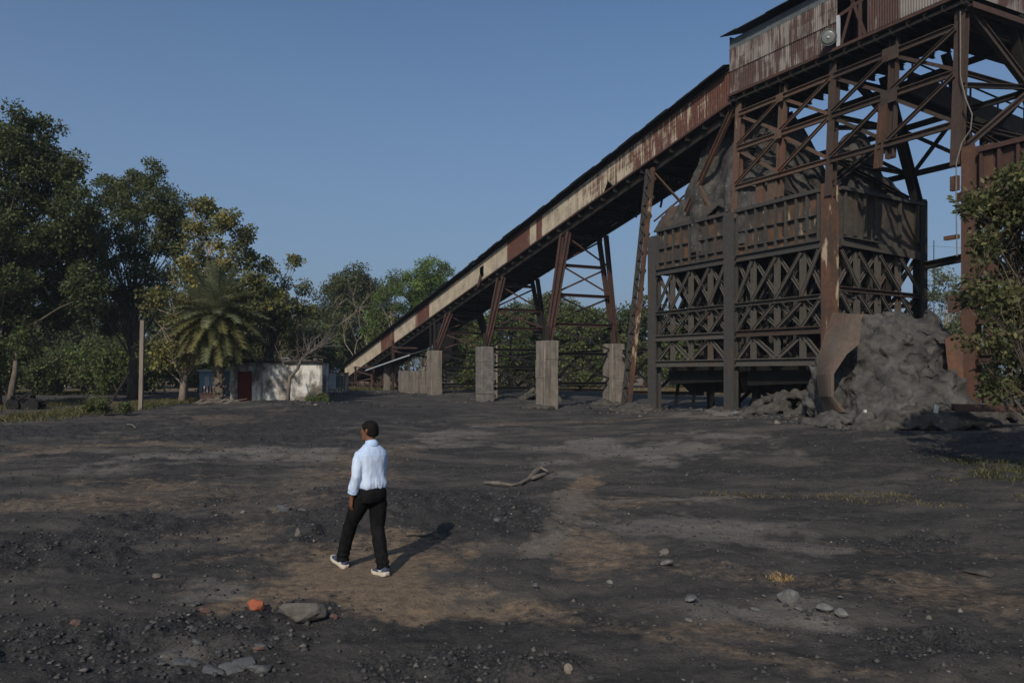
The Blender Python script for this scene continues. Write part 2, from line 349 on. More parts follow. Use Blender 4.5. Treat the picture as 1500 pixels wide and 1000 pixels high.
def trackf(x, y, sharp=True):
    r = np.zeros(np.shape(x)); wob = fbm(x * 1.3, y * 1.3, 4, 77) * 1.6 + (fbm(x * 6, y * 6, 3, 78) * .8 if sharp else 0)
    for pts, w, k in TRW:
        d = np.full(np.shape(x), 1e9)
        for (ax, ay), (bx, by) in zip(pts[:-1], pts[1:]):
            vx, vy = bx - ax, by - ay; t = np.clip(((x - ax) * vx + (y - ay) * vy) / (vx * vx + vy * vy), 0, 1); d = np.minimum(d, np.hypot(x - ax - t * vx, y - ay - t * vy))
        r = np.maximum(r, k * sst(1.2 - d / w + wob, 0, .9))
    return r
def relief(x, y, dk):
    near = np.clip(1.3 - np.abs(y) / 90, .25, 1)
    r = .22 * fbm(x * .35, y * .35, 4, 3) * near + .14 * fbm(x * 1.3, y * 1.3, 4, 8) * near
    lump = np.clip(fbm(x * 4, y * 4, 4, 12) * 2.4, -.4, 1) * .075 * (.25 + dk) * near
    rid = (.25 - np.abs(fbm(x * 2.4, y * 2.4, 4, 21)) * 2) * .07 * near * (.25 + dk)
    bank = .17 * np.exp(-((x + .35 * (y - 12) + 1.0) / 1.7) ** 2 - ((y - 12.3) / 1.5) ** 2) + .10 * np.exp(-((x + 3.5) / 1.6) ** 2 - ((y - 6.5) / .9) ** 2)
    coal = .38 * np.exp(-((x + 12.5) / 5) ** 2 - ((y - 46) / 2.6) ** 2) + .25 * np.exp(-((x - 9.5) / 4) ** 2 - ((y - 37.5) / 1.2) ** 2) * (vn(x * .7, y * .7, 4) - .2) * 1.6
    coal = coal + .5 * np.exp(-((y - (60 - 2.1 * x)) / 6) ** 2) * (np.abs(x) < 12) * (vn(x * .5, y * .4, 14) - .35)
    ph = (y * .9 - x * .12) * 6.0; rut = .012 * np.sin(ph + 3 * fbm(x * .4, y * .4, 2, 61)) * sst(y, 12, 18) * (1 - sst(y, 36, 44))
    flat = np.clip(((x + 1.6) ** 2 + (y - 8.9) ** 2) / 1.6 - .25, 0, 1)
    return (r + lump + rid + rut + bank + coal) * flat
def make_ground():
    ys = [-60, -40, -25, -14, -7, -2, 1, 2.5, 3.5]; y = 4.3
    while y < 70: ys.append(y); y *= 1.0062
    while y < 1500: ys.append(y); y *= 1.06
    ys = np.array(ys); s = np.concatenate([np.linspace(-1.6, -.78, 30)[:-1], np.linspace(-.78, .78, 560), np.linspace(.78, 1.6, 30)[1:]])
    Yg, Sg = np.meshgrid(ys, s, indexing='ij'); wd = np.where(Yg > 4.3, Yg, 4.3 + (4.3 - Yg) * 1.5); X = Sg * wd
    dk = mask(DARK, X, Yg, 31); br = mask(BROWN, X, Yg, 41); gr = mask(GREY, X, Yg, 51)
    farg = np.clip((Yg - 78) / 8, 0, 1); tk = trackf(X, Yg); bn = vn(X * .3, Yg * .3, 91); br = np.maximum(br * np.clip(.5 + .5 * np.exp(-((X + 1.2) ** 2 + (Yg - 8.2) ** 2) / 5), 0, 1), tk * (.45 + .55 * bn)); gr = np.maximum(gr * .7, tk * .75 * (1 - bn)); br = np.maximum(br, farg * .8); dk = dk * (1 - .85 * np.maximum(br, gr)) * (1 - farg)
    Z = gz0(X, Yg) + relief(X, Yg, dk) + .10 * fbm(X * .12, Yg * .12, 3, 5) * np.clip(np.abs(Yg) / 20, 0, 1)
    V = np.stack([X, Yg, Z], -1).reshape(-1, 3); n, m = Yg.shape
    idx = np.arange(n * m).reshape(n, m); Fq = np.stack([idx[:-1, :-1], idx[:-1, 1:], idx[1:, 1:], idx[1:, :-1]], -1).reshape(-1, 4)
    o = np_mesh('ground', V, Fq, M['ground'], np.stack([br, gr, dk], -1).reshape(-1, 3), 'POINT', True)
    tag(o, kind='structure')
make_ground()

# ------------------------------------------------------------------ sheet cladding in the gallery frame
def clad_wall(a0, a1, q, zb, zt, sheet=.9, pitch=.12, amp=.02, bias=None, seed=0, holes=(), rows=1, along='a'):
    """corrugated wall from a0 to a1; zb, zt are functions; bias(i, r, row) gives the rustiness of each sheet"""
    rnd = random.Random(seed); m = MB(); n = int(abs(a1 - a0) / pitch * 4); base = len(m.v)
    prof = [0, 1, 1, 0]; sg = 1 if a1 > a0 else -1; V = []
    for i in range(n + 1):
        a = a0 + sg * i * pitch / 4; off = prof[i % 4] * amp
        for r in range(rows + 1):
            f = r / rows; z = zb(a) * (1 - f) + zt(a) * f
            V.append(P(a, q - off, z) if along == 'a' else P(q + off, a, z))
    m.v = V; k = rows + 1; tints = {}
    for i in range(n):
        a = a0 + sg * (i + .5) * pitch / 4; si = int(abs(a - a0) / sheet)
        for r in range(rows):
            if any(h[0] < a < h[1] and h[2] <= (r + .5) / rows <= h[3] for h in holes): continue
            if (si, r) not in tints: tints[(si, r)] = (bias(a, rnd.random(), r), 0, 0)
            c = tints[(si, r)]; dk = 0.45 if (abs(a - a0) % sheet) < pitch / 4 else 0
            m.f.append([i * k + r, (i + 1) * k + r, (i + 1) * k + r + 1, i * k + r + 1]); m.c.append((c[0], dk, 0))
    return m

# ------------------------------------------------------------------ inclined conveyor gallery
EI0, EI1 = .5 * L, 6.23 * L
def zi(a):
    t = a / L; return 12.72 - 13.54 * (t - .5) / 5.73 + EYE
GW = 3.3
cg = empty('conveyor_gallery', P(EI1, 1.6, .5), 'long sloping conveyor gallery clad in cream and rusty sheets rising from the trees', 'conveyor gallery', rz=RZ)
def u2a(px):
    u = px - 750; return L * (466 - u) / (190.5 + .312 * u)
bands = [(u2a(580), u2a(562)), (u2a(634), u2a(613.6)), (u2a(781), u2a(745)), (u2a(800), u2a(793))]
def ibias(a, r, row):
    if any(lo <= a <= hi for lo, hi in bands): return .66
    t = a / L
    return (-.42 if t > 4.2 else -.10 if t > 2.9 else .02) + r * .12 + max(0, (2.1 - t)) * .36 + max(0, 3.2 - t) * .02
hole_a = u2a(706)
m = clad_wall(EI0, EI1, -.02, lambda a: zi(a), lambda a: zi(a) + 1.47, sheet=.85, pitch=.16, amp=.015, bias=ibias, seed=4, rows=12,
              holes=[(hole_a - .35, hole_a + .35, .18, .72)] + [(u2a(893) - .35 + .12 * k, u2a(893) + .55 - .1 * k, 0 + .083 * k, .083 * (k + 1)) for k in range(5)])
m.build('side_cladding', 'clad', cg)
def sl(a, q, dz=0): return P(a, q, zi(a) + dz)
for nm, q, dz, w, h, mt in (('bottom_rail', -.06, -.07, .10, .16, 'redsteel'), ('top_rail', -.05, 1.49, .05, .06, 'rust'), ('bottom_rail', GW, -.07, .1, .16, 'dark')):
    MB().bar(sl(EI0, q, dz), sl(EI1, q, dz), w, h, 'box', up=None).build(nm, mt, cg)
m = MB(); rnd = random.Random(3); n = 78                                                             # roof sheets, overhanging eave, slight unevenness
for i in range(n):
    a0 = EI0 + (EI1 - EI0 + .3) * i / n; a1 = EI0 + (EI1 - EI0 + .3) * (i + 1) / n + .06; j = rnd.uniform(-.035, .035); jj = rnd.uniform(-.04, .05)
    zc = 1.66 + j
    pts = [sl(a0, -.48 - jj, zc), sl(a1, -.48 - jj, zc), sl(a1, 1.65, zc + .55), sl(a0, 1.65, zc + .55), sl(a1, GW + .4, zc), sl(a0, GW + .4, zc)]
    pts += [p + Vector((0, 0, .03)) for p in pts]
    m.poly(pts, [(0, 1, 2, 3), (3, 2, 4, 5), (9, 8, 7, 6), (11, 10, 8, 9), (0, 6, 7, 1), (1, 7, 8, 2), (6, 0, 3, 9), (2, 8, 10, 4), (9, 3, 5, 11), (5, 4, 10, 11)])
m.build('roof', 'black', cg)
m = MB()                                                        # dark fascia strip under the eave
m.bar(sl(EI0, -.10, 1.60), sl(EI1, -.10, 1.60), .06, .18); m.bar(sl(EI0, -.46, 1.60), sl(EI1 + .2, -.46, 1.60), .05, .11)
m.build('eave_board', 'black', cg)
m = MB()                                                        # floor with a ragged outer edge
for i in range(130):
    a0 = EI0 + (EI1 - EI0) * i / 130; a1 = EI0 + (EI1 - EI0) * (i + 1) / 130; e = GW + rnd.uniform(-.25, .35) + (.25 if rnd.random() < .15 else 0); dz = -.22 - rnd.uniform(0, .16)
    if rnd.random() < .06 and i > 6: continue
    pts = [sl(a0, .05, -.2), sl(a1, .05, -.2), sl(a1, e, dz), sl(a0, e - rnd.uniform(-.15, .15), dz - rnd.uniform(-.1, .2))]
    pts += [p + Vector((0, 0, .04)) for p in pts]; m.poly(pts, [(3, 2, 1, 0), (4, 5, 6, 7), (0, 1, 5, 4), (1, 2, 6, 5), (2, 3, 7, 6), (3, 0, 4, 7)])
m.build('floor_plates', 'black', cg)
m = clad_wall(EI0, EI1, GW + .05, lambda a: zi(a) - .1, lambda a: zi(a) + 1.5, pitch=.3, bias=ibias, seed=9, rows=1); m.build('back_cladding', 'clad', cg)
for i in range(52):                                             # cross beams whose ends stick out under the cladding
    a = EI0 + .6 + (EI1 - EI0 - 1) * i / 51
    b = MB().bar(sl(a, -.12, -.30), sl(a, GW, -.30), .10, .2, 'I', out=(0, 0, 1)); b.build('cross_beam', 'dark', cg)
for s_, q in ((0, .25), (1, GW - .2)): MB().bar(sl(EI0, q, -.5), sl(EI1, q, -.5), .16, .3, 'I', out=(0, 0, 1)).build('stringer', 'dark', cg)
pts = [P(hole_a + .3, -.09, zi(hole_a) + .45), P(hole_a - .1, -.09, zi(hole_a) + .45), P(hole_a - .15, -.35, zi(hole_a) - .45), P(hole_a + .25, -.35, zi(hole_a) - .6)]
MB().poly(pts + [p + Vector((.02, .02, 0)) for p in pts], [(0, 1, 2, 3), (7, 6, 5, 4), (0, 4, 5, 1), (1, 5, 6, 2), (2, 6, 7, 3), (3, 7, 4, 0)]).build('torn_flap', 'redsteel', cg)
m = MB()
for k in range(14):                                             # rags and torn strips below the floor near the bunker
    a = u2a(880 + rnd.uniform(-30, 60)); q = GW + rnd.uniform(-.8, .1); l = rnd.uniform(.2, .9); p = sl(a, q, -.2)
    m.bar(p, p + Vector((rnd.uniform(-.2, .2), rnd.uniform(-.2, .2), -l)), rnd.uniform(.04, .22), .02)
m.build('hanging_scrap', 'black', cg)
MB().boxf(P(EI1 - .02, 0, zi(EI1)), P(EI1, GW, 0) - P(EI1, 0, 0), P(EI1 + .05, 0, 0) - P(EI1, 0, 0), (0, 0, 1.45)).build('end_sheet', 'clad', cg)

# ------------------------------------------------------------------ upper gallery
UG0, UG1 = -.5 * L, .5 * L
ZB = 15.24
ug = empty('upper_gallery', P(0, 1.6, ZB), 'high level gallery of grey and rusty corrugated sheets on top of the steel frame', 'gallery', rz=RZ)
def ub(a, r, row): return (.55 + (r - .5) * .25) if a > -.5 else .45 + (r - .5) * .4
clad_wall(UG1, -.45, -.06, lambda a: ZB, lambda a: ZB + 1.14, .62, .11, .022, ub, 11, rows=2).build('lower_sheets', 'clad2', ug)
clad_wall(UG1, -.45, -.10, lambda a: ZB + 1.10, lambda a: ZB + 2.14, .62, .11, .022, lambda a, r, w: .42 + (r - .5) * .2, 12, rows=2).build('upper_sheets', 'clad2', ug)
clad_wall(-1.8, UG0, -.06, lambda a: ZB + .12, lambda a: ZB + 3.3, .7, .11, .022, lambda a, r, w: (.75 if a > -2.6 else .1) + (r - .5) * .7, 13, rows=2,).build('lower_sheets', 'clad2', ug)
MB().abox(-.45, UG1, -.08, -.04, ZB + 2.14, ZB + 2.6).build('grey_band', 'grey', ug)
MB().abox(-.45, UG1, -.12, -.09, ZB + 2.12, ZB + 2.16).build('band_trim', 'grey', ug)
MB().abox(-.54, -.44, -.16, -.05, ZB - .05, ZB + 1.3).build('edge_trim', 'paleblue', ug)
m = MB()
for i in range(12):
    a0 = UG1 + .2 - i * .95; a1 = a0 - 1.0; j = rnd.uniform(-.02, .02); z = ZB + 2.72 + j if a0 > -.6 else ZB + 3.4
    pts = [P(a0, -.5, z), P(a1, -.5, z), P(a1, 1.65, z + .7), P(a0, 1.65, z + .7), P(a1, GW + .6, z), P(a0, GW + .6, z)]; pts += [p + Vector((0, 0, .04)) for p in pts]
    m.poly(pts, [(0, 1, 2, 3), (3, 2, 4, 5), (9, 8, 7, 6), (11, 10, 8, 9), (0, 6, 7, 1), (1, 7, 8, 2), (6, 0, 3, 9), (2, 8, 10, 4), (9, 3, 5, 11), (5, 4, 10, 11)])
m.build('roof', 'black', ug)
MB().abox(UG0, UG1, .02, GW, ZB + .02, ZB + .1).build('floor_plates', 'black', ug)
MB().bar(P(UG1 + .03, -.09, ZB - .02), P(UG0, -.09, ZB - .02), .12, .22).build('bottom_rail', 'redsteel', ug)
MB().bar(P(UG1 + .03, .06, ZB - .24), P(UG0, .06, ZB - .24), .14, .2).build('bottom_rail', 'dark', ug)
MB().bar(P(UG1, GW, ZB - .05), P(UG0, GW, ZB - .05), .12, .26).build('bottom_rail', 'dark', ug)
clad_wall(UG0, UG1, GW + .03, lambda a: ZB, lambda a: ZB + 2.7, pitch=.3, bias=ub, rows=1).build('back_cladding', 'clad2', ug)
MB().abox(UG1 - .02, UG1 + .03, -.06, GW, ZB, ZB + 2.75).build('end_sheet', 'redsteel', ug)
for i in range(17):
    a = UG1 - .35 - i * .69; MB().bar(P(a, -.22, ZB - .28), P(a, GW + .1, ZB - .28), .14, .22, 'I', out=(0, 0, 1)).build('cross_beam', 'dark', ug)
for p, q in (((-.55, -.02, ZB), (-1.75, -.02, ZB + 3.2)), ((-1.75, -.02, ZB), (-.55, -.02, ZB + 3.2)), ((-.5, -.03, ZB + 1.3), (-1.85, -.03, ZB + 1.55)), ((-1.5, -.04, ZB), (-1.5, -.04, ZB + 3.3))):
    MB().bar(P(*p), P(*q), .14, .1, 'L').build('opening_brace', 'redsteel', ug)
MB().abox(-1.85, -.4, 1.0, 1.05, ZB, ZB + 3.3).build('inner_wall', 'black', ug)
# cross gallery that leaves to the right
xg = empty('cross_gallery', P(UG0, 4, ZB), 'rusty sheet gallery crossing above the right hand column at the picture edge', 'gallery', rz=RZ)
clad_wall(.55, 9.5, UG0 - .05, lambda a: ZB, lambda a: ZB + 2.8, .7, .12, .02, lambda a, r, w: .35 + (r - .5) * .6, 21, rows=1, along='q').build('side_cladding', 'clad2', xg)
MB().abox(UG0 - .02, UG0 + 3.2, 3.5, 9.5, ZB + .02, ZB + .1).build('floor_plates', 'black', xg)
MB().bar(P(UG0 - .05, .1, ZB - .4), P(UG0 - .05, 9.5, ZB - .4), .2, .3, 'I', out=P(-1, 0, 0) - P(0, 0, 0)).build('bottom_rail', 'redsteel', xg)
MB().abox(UG0 - .3, UG0 + 3.4, .3, 9.6, ZB + 2.9, ZB + 2.97).build('roof', 'black', xg)

# ------------------------------------------------------------------ steel frame between the bunker and the upper gallery
sf = empty('gallery_frame', P(0, 2.8, 9.8), 'braced brown steel frame carrying the upper gallery above the bunker', 'steel frame', rz=RZ)
ZT = ZB - .38; ZC = (14.30, 12.67, 10.84)
qn = lambda z: .30 * (z - 9.6) / 5.3                       # near legs lean in a little, far legs splay out
qf = lambda z: 5.5 - 2.2 * (z - 9.6) / 5.3
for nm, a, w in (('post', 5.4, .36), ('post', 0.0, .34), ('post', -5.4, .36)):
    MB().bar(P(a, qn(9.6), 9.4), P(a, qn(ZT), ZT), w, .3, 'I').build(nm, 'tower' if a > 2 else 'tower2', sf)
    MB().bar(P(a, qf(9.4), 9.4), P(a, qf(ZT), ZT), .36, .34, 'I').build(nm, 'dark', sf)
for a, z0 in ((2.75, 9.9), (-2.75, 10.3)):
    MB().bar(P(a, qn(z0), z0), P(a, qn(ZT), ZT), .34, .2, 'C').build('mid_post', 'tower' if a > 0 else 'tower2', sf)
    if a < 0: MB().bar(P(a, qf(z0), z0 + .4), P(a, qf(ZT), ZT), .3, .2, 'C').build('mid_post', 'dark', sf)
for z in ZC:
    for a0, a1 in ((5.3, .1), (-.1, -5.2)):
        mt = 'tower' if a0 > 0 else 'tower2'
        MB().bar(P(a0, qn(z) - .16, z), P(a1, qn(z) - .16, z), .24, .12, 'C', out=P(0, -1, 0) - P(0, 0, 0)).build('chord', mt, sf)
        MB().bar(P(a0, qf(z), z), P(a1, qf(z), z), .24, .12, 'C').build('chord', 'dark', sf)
for a0 in (5.3, 2.65, -.1, -2.75):
    for zt_, zb_ in ((ZC[0], ZC[1]), (ZC[1], ZC[2])):
        a1 = a0 - 2.55; mt = 'tower' if a0 > 0 else 'tower2'
        MB().bar(P(a0, qn(zt_) - .05, zt_ - .1), P(a1, qn(zb_) - .05, zb_ + .12), .13, .1, 'L').build('brace', mt, sf)
        MB().bar(P(a1, qn(zt_) - .22, zt_ - .1), P(a0, qn(zb_) - .22, zb_ + .12), .15, .09, 'C').build('brace', mt, sf)
    if a0 < 3:
        MB().bar(P(a0, qf(ZC[1]), ZC[1]), P(a0 - 2.6, qf(ZC[2]), ZC[2]), .15, .1, 'L').build('brace', 'dark', sf)
        MB().bar(P(a0 - 2.6, qf(ZC[1]), ZC[1]), P(a0, qf(ZC[2]), ZC[2]), .15, .1, 'L').build('brace', 'dark', sf)
for a in (-5.3, 0.15, 5.4):                                # cross bracing of each bent
    mt = 'tower2' if a < 0 else 'dark'
    for z in (ZC[0] + .1, ZC[1] + .1, ZC[2] + .1):
        MB().bar(P(a, qn(z), z), P(a, qf(z), z), .18, .12, 'C', out=P(-1, 0, 0) - P(0, 0, 0)).build('cross_tie', mt, sf)
    if a < 2:
        MB().bar(P(a - .25, qn(ZT), ZT + .1), P(a - .25, qf(ZC[1]) - .1, ZC[1]), .30, .2, 'H', out=P(-1, 0, 0) - P(0, 0, 0)).build('raker', mt, sf)
        MB().bar(P(a - .2, qn(12), 12.2), P(a - .2, qf(ZC[1]) - .2, ZC[1] + .1), .18, .12, 'C', out=P(-1, 0, 0) - P(0, 0, 0)).build('brace', mt, sf)
        MB().bar(P(a - .22, qn(10), 9.9), P(a - .22, qf(ZC[1]) - .2, ZC[1] - .1), .20, .12, 'C', out=P(-1, 0, 0) - P(0, 0, 0)).build('brace', mt, sf)
        MB().bar(P(a - .1, qn(11), 11), P(a - .1, qf(10) - .3, 9.8), .16, .12, 'C', out=P(-1, 0, 0) - P(0, 0, 0)).build('brace', mt, sf)
def plate(m, a, q, z, w, h, th=.02): m.abox(a - w / 2, a + w / 2, q - th, q, z - h / 2, z + h / 2)
for a, z in ((-2.75, ZC[0]), (-2.75, ZC[1]), (2.75, ZC[1]), (2.75, ZC[0])):
    m = MB(); plate(m, a, qn(z) - .23, z - .05, .7 if a < 0 else .4, .5 if a < 0 else .35); m.build('gusset', 'tower2' if a < 0 else 'tower', sf)
MB().bar(P(5.75, .2, ZT - .1), P(8.9, -.05, 10.3), .26, .18, 'C').build('raker', 'rust', sf)
MB().bar(P(8.0, .02, 11.5), P(7.3, .3, 10.0), .16, .1, 'L').build('brace', 'tower', sf)
MB().bar(P(8.1, .02, 11.5), P(8.2, .3, 10.0), .16, .1, 'L').build('brace', 'tower2', sf)
for a in (3.7, 3.0): MB().abox(a, a + .42, -.02, .16, 9.75, 11.0).build('stub_plate', 'tower', sf)
MB().bar(P(-2.55, -.1, 12.4), P(-2.35, -.15, 10.0), .30, .14, 'C').build('hanging_channel', 'rust', sf)

# second, lower conveyor that crosses behind the frame
wc = empty('small_conveyor', P(-2, 7, 13), 'dark narrow walkway conveyor passing down behind the steel frame', 'conveyor', rz=RZ)
MB().bar(P(-1.2, 3.2, 14.2), P(-2.2, 16, 12.2), .14, .9, out=(0, 0, 1)).build('side_plate', 'tower2', wc)
MB().bar(P(-.2, 3.2, 14.2), P(-1.2, 16, 12.2), .14, .5, out=(0, 0, 1)).build('side_plate', 'dark', wc)
MB().bar(P(-.7, 3.2, 14.0), P(-1.7, 16, 12.0), 1.1, .06, out=(0, 0, 1)).build('deck', 'black', wc)
MB().bar(P(-1.25, 3.2, 15.1), P(-2.25, 16, 13.1), .06, .06).build('handrail', 'dark', wc)
for i in range(8):
    f = i / 7; MB().bar(P(-1.25 - f, 3.4 + 12 * f, 14.1 - 1.9 * f), P(-1.25 - f, 3.4 + 12 * f, 15.1 - 1.9 * f), .06, .06).build('rail_post', 'tower', wc)
for f in (.35, .7): MB().bar(P(-1.2 - f, 3.2 + 12.8 * f, 13.8 - 2 * f), P(-1.2 - f, 3.4 + 12.8 * f, 9.5), .25, .2, 'C').build('leg', 'dark', wc)
MB().bar(P(-1.2 - .7, 12.2, 9.6), P(-1.9, 12.2, .2), .25, .2, 'C').build('leg', 'dark', wc)

# ------------------------------------------------------------------ floodlight and loose cable
fl = empty('floodlight', P(-.25, -.35, 15.7), 'round glass floodlight hung at the corner of the upper gallery', 'lamp')
c = P(-.28, -.42, 15.68); ax = (Vector((0, 0, 2.2)) - c).normalized(); ax = (ax + Vector((-.15, 0, .15))).normalized(); r = ax.cross(Vector((0, 0, 1))).normalized(); u = ax.cross(r)
ring = lambda rad, off, n=24: [c + ax * off + r * math.cos(2 * math.pi * k / n) * rad + u * math.sin(2 * math.pi * k / n) * rad for k in range(n)]
MB().loft([ring(.10, -.35), ring(.16, -.25), ring(.26, -.08), ring(.31, .02), ring(.33, .05), ring(.30, .06), ring(.28, .03)]).build('lamp_housing', 'grey', fl, True)
MB().loft([ring(.285, .035), ring(.22, .055), ring(.12, .065), ring(.02, .068)]).build('lens', 'lampglass', fl, True)
MB().loft([ring(.05, .06), ring(.05, .09), ring(.02, .10)]).build('bulb', 'paleblue', fl, True)
MB().bar(c - ax * .2 + Vector((0, 0, .2)), c - ax * .1 + Vector((0, 0, .75)), .05, .05).build('bracket', 'redsteel', fl)
cb = [P(-5.55, -.05, 14.7), P(-5.6, -.12, 13.4), P(-5.62, -.15, 12.4), P(-5.8, -.15, 11.6), P(-6.0, -.1, 11.0), P(-5.95, -.1, 10.5), P(-5.7, -.2, 10.1), P(-5.62, -.38, 9.4), P(-5.62, -.40, 8.2), P(-5.66, -.4, 6.2)]
tag(MB().tube(cb, .022, 6).build('cable', 'cable'), 'pale loose cable hanging down the tall rusty column at right', 'cable')

# ------------------------------------------------------------------ bunkers
ZP0, ZP1, ZR = 7.42, 9.78, (5.35, 3.98, 2.68)
def wavy_wall(a0, a1, q0, q1, z0, z1, amp, seed, n=16, mz=8):   # plate with dents, in the gallery frame
    m = MB(); V = []
    for side in (0, 1):
        for i in range(n + 1):
            for j in range(mz + 1):
                f = i / n; g = j / mz; a = a0 + (a1 - a0) * f; q = q0 + (q1 - q0) * f; z = z0 + (z1 - z0) * g
                d = amp * mnoise.noise(Vector((a * 1.1 + seed, q * 1.1, z * 1.3))) * math.sin(math.pi * f) ** .5 + side * .03
                if a0 != a1: q += d
                else: a += d
                V.append(P(a, q, z))
    k = mz + 1; S = (n + 1) * k; Fc = []
    for i in range(n):
        for j in range(mz):
            b = i * k + j; Fc += [(b, b + k, b + k + 1, b + 1), (S + b + 1, S + b + k + 1, S + b + k, S + b)]
    m.v = V; m.f = Fc; m.c = [None] * len(Fc); return m
OUTA = P(-1, 0, 0) - P(0, 0, 0)
def truss_side(root, am, q0, out, mt, name, n, tiers, tie=True, w=.26):
    """am(i) gives the plan point (a, q) of the i-th panel line, 0..n"""
    for i in range(1, n):
        a, q = am(i)
        for zt_, zb_ in tiers: MB().bar(P(a, q, zt_ - .1), P(a, q, zb_ + .1), w, .14, 'C', out=out).build('stud', mt, root)
    for i in range(n):
        (a0, q0_), (a1, q1_) = am(i), am(i + 1)
        for k, (zt_, zb_) in enumerate(tiers):
            o = .045
            if k == 2:
                zz = [(zt_, zb_), (zb_, zt_)] if i % 2 == 0 else [(zb_, zt_), (zt_, zb_)]
                zz = zz[0]; MB().bar(P(a0, q0_, zt_ - .15) if zz[0] == zb_ else P(a0, q0_, zb_ + .15), P(a1, q1_, zb_ + .15) if zz[0] == zb_ else P(a1, q1_, zt_ - .15), .2, .1, 'C', out=out).build(name, mt, root); continue
            j = random.Random(i * 7 + k).uniform(-.06, .06)
            ov = Vector(out).normalized() * .12
            MB().bar(P(a0, q0_, zt_ - .12 + j) + ov, P(a1, q1_, zb_ + .12) + ov, .15, .08, 'C', out=out).build(name, mt, root)
            MB().bar(P(a1, q1_, zt_ - .12) - ov, P(a0, q0_, zb_ + .12 + j) - ov, .15, .08, 'C', out=out).build(name, mt, root)
OUTQ = P(0, -1, 0) - P(0, 0, 0)
def bunker(A, length, label, near, second=False):
    rt = empty('coal_bunker', P(A, 2.8, .2), label, 'bunker', rz=RZ)
    W = 5.66; half = length / 2
    cm = 'corner' if not second else 'rust'
    g = lambda a, q: gz(*P(a, q, 0)[:2]) - .3
    if not second:
        MB().abox(A - .05, A + .42, -.06, .44, g(A, 0), 9.98).build('column', cm, rt)
        MB().bar(P(A + half - .05, -.05, g(A + half, 0)), P(A + half - .05, -.05, 9.7), .62, .34, 'I').build('column', 'dusty', rt)
        MB().bar(P(A + length + .15, .05, g(A + length, 0)), P(A + length + .15, .05, 9.5), .66, .4, 'I').build('column', 'dusty', rt)
    else:
        MB().bar(P(A + length + .1, .0, g(A + length, 0)), P(A + length + .1, 0, 9.95), .46, .4, 'I').build('column', cm, rt)
        MB().bar(P(A + length - .50, .15, g(A + length, 0)), P(A + length - .50, .15, 9.9), .32, .3, 'I').build('column', cm, rt)
        MB().bar(P(A + half, 0, g(A + half, 0)), P(A + half, 0, 9.9), .6, .4, 'I').build('column', cm, rt)
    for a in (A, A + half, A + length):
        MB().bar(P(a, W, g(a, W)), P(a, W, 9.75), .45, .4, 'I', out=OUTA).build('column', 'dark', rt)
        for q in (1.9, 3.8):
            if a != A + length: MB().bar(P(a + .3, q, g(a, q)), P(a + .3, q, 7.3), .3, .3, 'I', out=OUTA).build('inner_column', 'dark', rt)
    pm = 'panel' if not second else 'redsteel'
    for b in (0, 1):
        a0, a1 = A + b * half + (.44 if b == 0 else .28), A + (b + 1) * half - (.38 if b == 0 else .2)
        w = wavy_wall(a0, a1, .06, .06, ZP0, ZP1, .05, b * 5 + A).build('side_wall', pm, rt)
        fr = 'dusty' if not second else 'redsteel'
        MB().bar(P(a0, -.06, ZP1 - .05), P(a1, -.06, ZP1 - .05), .16, .22, out=OUTQ).build('top_rail', fr, w)
        MB().bar(P(a0, -.08, ZP0 + .1), P(a1, -.08, ZP0 + .1), .34, .16, 'C', out=OUTQ).build('bottom_rail', fr, w)
        for i in range(9):
            a = a0 + .1 + (a1 - a0 - .2) * i / 8
            MB().bar(P(a, -.04, ZP0 + .2), P(a, -.04, ZP1 - .1), .085, .16, out=OUTQ).build('stiffener', fr, w)
            if i < 8:
                for z, hh in ((8.76, .05), (8.02, .05)):
                    jj = random.Random(i + b * 9).uniform(-.02, .02); MB().bar(P(a + .05, -.02, z + jj), P(a + (a1 - a0 - .2) / 8 - .05, -.02, z - jj), hh, .13, out=OUTQ).build('stiffener', fr, w)
    if not second:
        w = wavy_wall(A, A, .46, W - .1, ZP0 - .05, ZP1 - .1, .16, 3).build('end_wall', 'endwall', rt)
        for q, w_ in ((.75, .07), (1.35, .12), (1.95, .08), (2.6, .10), (4.15, .1), (5.3, .12)):
            MB().bar(P(A - .12, q, ZP0 + .45), P(A - .12, q, ZP1 - .1), w_, .12, out=OUTA).build('stiffener', 'endwall', w)
        MB().bar(P(A - .14, .45, ZP1 - .02), P(A - .14, W, ZP1 - .2), .14, .22, out=OUTA).build('top_rail', 'dusty', w)
        MB().bar(P(A - .16, .5, ZP0 + .16), P(A - .16, W, ZP0 - .12), .34, .05, out=OUTA).build('lip_plate', 'endwall', w)
        MB().bar(P(A - .22, .5, ZP0 + .34), P(A - .30, 2.6, ZP0 + .22), .04, .22, out=OUTA).build('lip_plate', 'dusty', w)
        MB().abox(A - .15, A + .3, W - .05, W + .25, ZP0 - .4, ZP1 + .05).build('column', 'dark', rt)
    MB().abox(A + .1, A + length, W - .02, W + .04, ZP0, ZP1 - .1).build('back_wall', 'dark', rt)
    MB().abox(A + length - .03, A + length + .03, .2, W, ZP0, ZP1 - .1).build('end_wall', 'dusty', rt)
    tiers = ((ZP0, ZR[0]), (ZR[0], ZR[1]), (ZR[1], ZR[2]))
    mt = 'dusty2' if not second else 'redsteel'
